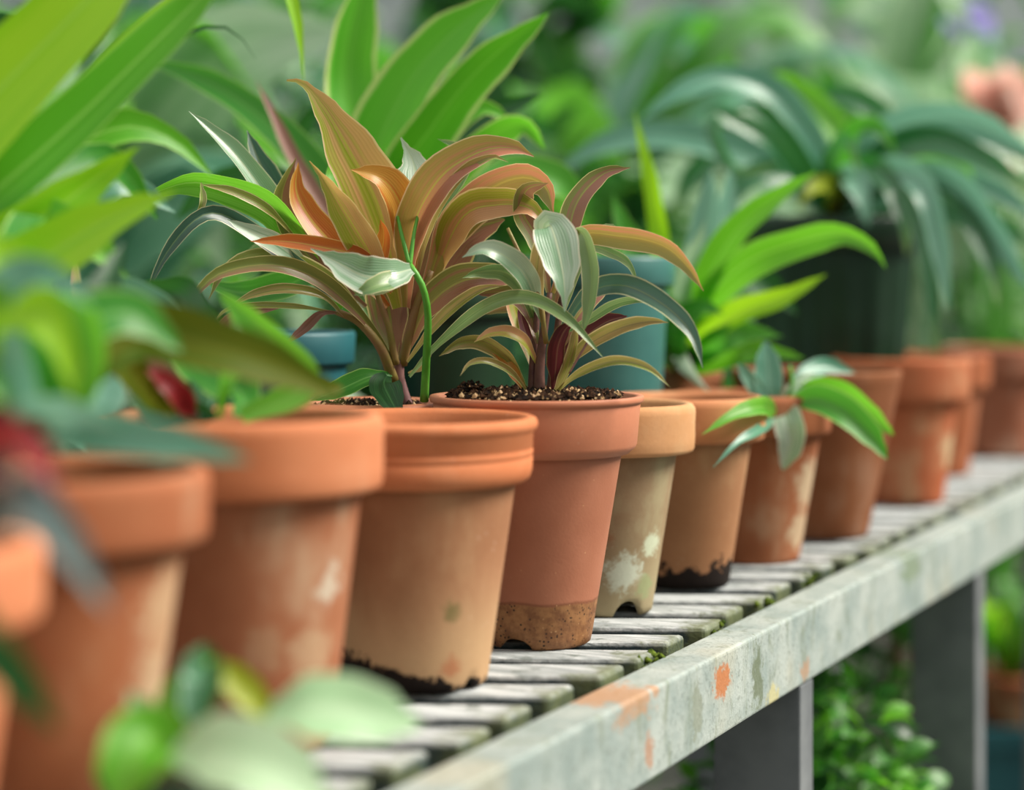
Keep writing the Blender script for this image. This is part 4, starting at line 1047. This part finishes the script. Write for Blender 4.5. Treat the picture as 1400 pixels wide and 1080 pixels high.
# ================================================================== BACKGROUND SHRUBS
def shrub(name, label, loc, rx, ry, z0, z1, n, ls, mats, seed, cat='shrub', aspect=0.5, group=None, stems=5, floorz=0.0, droop=0.3):
    rnd = random.Random(seed)
    root = thing(name, label, cat, (loc[0], loc[1], floorz), 0, group)
    per = {m: ([], [], []) for m in mats}
    cz, hz = (z0 + z1) / 2 - floorz, (z1 - z0) / 2
    for _ in range(n):
        d = Vector((rnd.gauss(0, 1), rnd.gauss(0, 1), rnd.gauss(0, 1))).normalized()
        q = rnd.random() ** 0.35
        c = Vector((d.x * rx * q, d.y * ry * q, cz + d.z * hz * q))
        dirv = (d * 0.8 + Vector((rnd.gauss(0, .5), rnd.gauss(0, .5), rnd.gauss(0, .4) - droop))).normalized()
        up = Vector((rnd.gauss(0, .5), rnd.gauss(0, .5), 1)).normalized()
        sd = dirv.cross(up).normalized()
        nm = sd.cross(dirv)
        ln = ls * rnd.uniform(0.7, 1.3); w = ln * aspect * 0.5
        vs, fs, uv = per[mats[int(rnd.random() * len(mats))]]
        k = len(vs)
        for t, ww, dz in ((0, .12, 0), (.25, .8, .05), (.55, 1, .05), (.82, .6, -.03), (1, .03, -.15)):
            mid = c + dirv * (t * ln) + nm * (dz * ln)
            for s in (-1, 0, 1):
                vs.append(mid + sd * (s * w * ww) + nm * (abs(s) * w * ww * .3))
                uv.append(((s + 1) / 2, t))
        for i in range(4):
            for j in range(2):
                a = k + i * 3 + j
                fs.append((a, a + 1, a + 4, a + 3))
    nm = 0
    for m, (vs, fs, uv) in per.items():
        if vs:
            mesh_obj('foliage', vs, fs, L[m], root, uv)
    for i in range(stems):
        a = rnd.uniform(0, 2 * PI)
        top = Vector((loc[0] + math.cos(a) * rx * .6, loc[1] + math.sin(a) * ry * .6, z0 + (z1 - z0) * rnd.uniform(.4, .8)))
        mid = Vector((loc[0] + math.cos(a) * rx * .25, loc[1] + math.sin(a) * ry * .25, floorz + (top.z - floorz) * .5))
        base = Vector((loc[0] + math.cos(a) * .02, loc[1] + math.sin(a) * .02, floorz))
        tube(root, [base, mid, top], 0.012, 0.005, WOOD, 'stem')
    return root

def bigplant(name, label, loc, nl, ln, w, mats, seed, z=0.0, lift=0.6, cat='plant', trunk=0.5, kind='oval', spread=1.0):
    """floor-standing plant with broad arching leaves, each leaf a part"""
    rnd = random.Random(seed)
    root = thing(name, label, cat, (loc[0], loc[1], z))
    top = Vector((loc[0], loc[1], z + trunk))
    tube(root, [Vector((loc[0], loc[1], z)), Vector((loc[0] + .02, loc[1], z + trunk * .5)), top], 0.03, 0.018, WOOD, 'stem')
    for i in range(nl):
        a = 2.4 * i + rnd.uniform(-.4, .4)
        el = rnd.uniform(0.15, 1.25)
        l = ln * rnd.uniform(.75, 1.2)
        d = Vector((math.cos(a) * spread, math.sin(a) * spread, 0))
        up = Vector((0, 0, 1))
        b = top - up * rnd.uniform(0, trunk * .35)
        p1 = b + d * (l * .3 * math.cos(el)) + up * (l * .42 * math.sin(el) + .03)
        p2 = b + d * (l * .7 * math.cos(el) + .05) + up * (l * lift * math.sin(el) + .02)
        p3 = b + d * (l * 1.0 * math.cos(el) + .12) + up * (l * lift * math.sin(el) * .75 - l * .12)
        blade(root, [b, p1, p2, p3], w * rnd.uniform(.7, 1.2), L[rnd.choice(mats)], kind, roll=rnd.uniform(-.4, .4), fold=.25, hint=Vector((0, 0, 1)) + d * .2, n=12, m=5)
    return root

# mid-distance broad-leaved plants behind the bench
rub = bigplant('rubber_plant', 'pale sage broad-leaved plant rising behind the orange-pink cordyline', (-0.50, 2.30), 22, 0.36, 0.13, ['bushpale', 'teal', 'bush', 'bushpale'], 31, trunk=1.06, lift=.8)
leaf(rub, [(110, 380, 2.3), (210, 190, 2.25), (310, 80, 2.22), (470, 40, 2.2)], 170, L['bushpale'], 'oval', roll=.2)
leaf(rub, [(110, 380, 2.3), (200, 300, 2.2), (300, 260, 2.15), (420, 300, 2.1)], 120, L['teal'], 'oval', roll=.3)
bigplant('banana_plant', 'tall broad-leaved green plant behind the tall teal nursery pot', (0.17, 3.45), 30, 0.42, 0.15, ['mid', 'bush', 'teal', 'bushpale'], 33, trunk=1.22, lift=.9)
bigplant('banana_plant', 'pale mixed green broad-leaved plant in the gap above the arching dark plant', (0.76, 4.1), 30, 0.44, 0.16, ['bush', 'mid', 'bushpale', 'bushpale'], 34, trunk=1.28, lift=.9)
shrub('shrub', 'loose pale-leaved shrub beyond the far end of the pot row', (1.02, 3.50), .26, .18, .22, 1.10, 700, .065, ['bush', 'bushpale', 'fresh', 'bushdark'], 41)
shrub('shrub', 'dense dark shrub filling the space behind the teal pots', (-0.0, 2.86), .28, .14, .3, 1.22, 700, .10, ['bushdark', 'dark', 'bush'], 42)
shrub('shrub', 'dark shrub beyond the big lime green plant', (-0.72, 3.05), .34, .26, .3, 1.42, 700, .11, ['bushdark', 'dark', 'bush'], 43)
shrub('shrub', 'tall pale leafy shrub at the back beyond the arching dark plant', (0.85, 5.45), .7, .3, .3, 1.90, 1100, .14, ['bush', 'bushpale', 'bushpale', 'teal'], 44)
shrub('shrub', 'tall mixed green shrub at the back beyond the pale-edged dracaena', (-0.72, 4.95), .5, .35, .3, 1.82, 1000, .14, ['bush', 'bushpale', 'mid', 'teal'], 45)
shrub('shrub', 'yellow-green leafy shrub under the purple flowers', (1.56, 4.35), .22, .22, .4, 1.50, 500, .11, ['fresh', 'bush', 'bushpale', 'lime'], 46)
shrub('shrub', 'tall dark shrub standing against the end wall', (-1.95, 5.7), .5, .4, .3, 1.95, 700, .16, ['bushdark', 'bush', 'dark'], 47)
shrub('shrub', 'upright green shrub at the back above the gap between the cordylines', (0.0, 4.25), .18, .16, .4, 1.86, 600, .13, ['bush', 'mid', 'bushdark', 'teal'], 48)
# below the bench
l2 = BW(-0.17, 1.60)
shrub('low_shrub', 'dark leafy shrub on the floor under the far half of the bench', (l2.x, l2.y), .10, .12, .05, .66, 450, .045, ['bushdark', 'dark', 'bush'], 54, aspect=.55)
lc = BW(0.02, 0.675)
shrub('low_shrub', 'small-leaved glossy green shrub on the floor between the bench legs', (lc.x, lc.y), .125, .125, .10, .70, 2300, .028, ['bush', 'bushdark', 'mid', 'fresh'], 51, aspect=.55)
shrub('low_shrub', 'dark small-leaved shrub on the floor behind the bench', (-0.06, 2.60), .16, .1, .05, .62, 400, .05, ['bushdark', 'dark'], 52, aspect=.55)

# flowers
def flower_bush(name, label, loc, z, n, mat, seed, r, size):
    root = thing(name, label, 'flower', (loc[0], loc[1], 0))
    rnd = random.Random(seed)
    for i in range(n):
        c = Vector((loc[0] + rnd.gauss(0, r), loc[1] + rnd.gauss(0, r), z + rnd.gauss(0, r * .7)))
        tube(root, [Vector((loc[0], loc[1], 0)), Vector((loc[0] + rnd.gauss(0, .03), loc[1], z * .6)), c], .006, .003, STEMG, 'stem')
        ax = Vector((.7 + rnd.gauss(0, .3), -.9 + rnd.gauss(0, .25), .6 + rnd.gauss(0, .3))).normalized()
        s = ax.cross(Vector((0, 0, 1))).normalized(); t = s.cross(ax)
        vs, fs, uv = [], [], []
        for ring, (rad, np_, up) in enumerate(((1, 6, .15), (.7, 6, .35), (.4, 5, .5))):
            for q in range(np_):
                a = 2 * PI * q / np_ + ring * .5
                dv = s * math.cos(a) + t * math.sin(a)
                sv = -s * math.sin(a) + t * math.cos(a)
                k = len(vs)
                for tt, ww in ((0, .1), (.4, .42), (.75, .5), (1, .2)):
                    for e in (-1, 0, 1):
                        vs.append(c - Vector(root.location) + (dv * tt + sv * e * ww + ax * (up * tt + .1 * abs(e))) * size * rad)
                        uv.append(((e + 1) / 2, tt))
                for i2 in range(3):
                    for j in range(2):
                        b = k + i2 * 3 + j
                        fs.append((b, b + 1, b + 4, b + 3))
        mesh_obj('bloom', vs, fs, L[mat], root, uv)
    return root
flower_bush('pink_flowers', 'pale salmon pink blooms beyond the arching clivia leaves', (0.79, 3.30), 1.29, 8, 'pinkflower', 61, .032, .05)
flower_bush('purple_flowers', 'small purple blooms high at the back above the pink blooms', (0.83, 3.70), 1.463, 4, 'purpleflower', 62, .022, .028)

# things far right below the bench
cr = thing('plastic_crate', 'blue-green plastic crate standing on the floor beyond the bench legs', 'crate', (0.81, 3.06, 0))
vs, fs = [], []
for (x0, x1, y0, y1, z0, z1) in ((-.15, .15, -.1, -.09, 0, .355), (-.15, .15, .09, .10, 0, .355), (-.15, -.14, -.09, .09, 0, .355), (.14, .15, -.09, .09, 0, .355), (-.14, .14, -.09, .09, .0, .012), (-.14, .14, -.09, .09, .34, .345)):
    v, f = box_vf(x0, x1, y0, y1, z0, z1)
    k = len(vs); vs += v; fs += [tuple(a + k for a in q) for q in f]
mesh_obj('body', vs, fs, m_plast3, cr, smooth=False)
vs, fs = [], []
for (x0, x1, y0, y1) in ((-.158, .158, -.108, -.1), (-.158, .158, .1, .108), (-.158, -.15, -.1, .1), (.15, .158, -.1, .1)):
    v, f = box_vf(x0, x1, y0, y1, .33, .357)
    k = len(vs); vs += v; fs += [tuple(a + k for a in q) for q in f]
mesh_obj('rim', vs, fs, m_plast3, cr, smooth=False)
rl = thing('potted_houseplant', 'low terracotta bowl with yellow-green leaves on the blue-green crate', 'potted plant', (0.745, 3.06, 0.3455))
pot(rl, 0.06, 0.075, 0.02, 0.052, 0.042, m_p9, soil=0.064, seed=24)
for i in range(14):
    a = i * 2.4
    d = Vector((math.cos(a), math.sin(a), 0))
    b = Vector((0.745, 3.06, 0.345 + .062))
    blade(rl, [b, b + d * .04 + Vector((0, 0, .07)), b + d * .06 + Vector((0, 0, .10 + .02 * (i % 3))), b + d * .085 + Vector((0, 0, .09))], .045, L[['fresh', 'lime', 'bush'][i % 3]], 'oval', roll=.2, hint=Vector((0, 0, 1)), n=10, m=5)
rl2 = thing('potted_houseplant', 'whitish plant pot with leafy plant beside the terracotta bowl on the crate', 'potted plant', (0.89, 3.07, 0.3455))
m_white = plain('white_glaze', s2l(200, 186, 176), s2l(216, 204, 194), 20, .4, .5, .05)
pot(rl2, 0.05, 0.09, 0.02, 0.044, 0.036, m_white, soil=0.078, seed=25)
for i in range(12):
    a = i * 2.4 + 1
    d = Vector((math.cos(a), math.sin(a), 0))
    b = Vector((0.89, 3.07, 0.345 + .076))
    blade(rl2, [b, b + d * .03 + Vector((0, 0, .07)), b + d * .045 + Vector((0, 0, .11 + .02 * (i % 3))), b + d * .07 + Vector((0, 0, .10))], .04, L[['fresh', 'mid', 'bush'][i % 3]], 'oval', roll=.2, hint=Vector((0, 0, 1)), n=10, m=5)

# ================================================================== LIGHT
w = bpy.data.worlds.new('overcast'); SC.world = w
w.use_nodes = True
nt = w.node_tree
nt.nodes.clear()
bg = nt.nodes.new('ShaderNodeBackground')
wo = nt.nodes.new('ShaderNodeOutputWorld')
tc = nt.nodes.new('ShaderNodeTexCoord')
sx = nt.nodes.new('ShaderNodeSeparateXYZ')
rp = nt.nodes.new('ShaderNodeValToRGB')
nt.links.new(tc.outputs['Generated'], sx.inputs[0])
nt.links.new(sx.outputs[2], rp.inputs[0])
rp.color_ramp.elements[0].position = 0.0
rp.color_ramp.elements[0].color = (0.13, 0.17, 0.14, 1)
rp.color_ramp.elements[1].position = 0.45
rp.color_ramp.elements[1].color = (1.0, 1.0, 0.97, 1)
nt.links.new(rp.outputs[0], bg.inputs[0])
bg.inputs[1].default_value = 0.9
nt.links.new(bg.outputs[0], wo.inputs[0])

def sun(name, az, el, energy, ang, col):
    """az: degrees clockwise from the camera heading, where the light comes from"""
    l = bpy.data.lights.new(name, 'SUN')
    l.energy = energy; l.angle = math.radians(ang); l.color = col
    o = bpy.data.objects.new(name, l)
    COL.objects.link(o)
    a, e = math.radians(az), math.radians(el)
    d = Vector((math.sin(a) * math.cos(e), math.cos(a) * math.cos(e), math.sin(e)))
    o.rotation_euler = (-d).to_track_quat('-Z', 'Y').to_euler()
    o.location = (2, 2, 5)
sun('hazy_sun', 90, 44, 6.2, 26, (1.0, 0.94, 0.84))

# ================================================================== CAMERA
cam = bpy.data.cameras.new('camera')
co = bpy.data.objects.new('camera', cam)
COL.objects.link(co)
co.location = (0, 0, CAMZ)
co.rotation_euler = (PI / 2, 0, 0)
cam.sensor_fit = 'HORIZONTAL'
cam.sensor_width = 36
cam.lens = 36 * F / 1400
cam.shift_y = -(540 - HZ) / 1400
cam.clip_start = 0.02
cam.dof.use_dof = True
cam.dof.focus_distance = 1.205
cam.dof.aperture_fstop = 0.072 / 0.023
cam.dof.aperture_blades = 0
SC.camera = co

SC.view_settings.view_transform = 'Standard'
SC.view_settings.look = 'None'
SC.view_settings.exposure = 0.0
SC.view_settings.gamma = 1.0
SC.view_settings.use_curve_mapping = False
SC.cycles.use_denoising = True
SC.cycles.max_bounces = 8
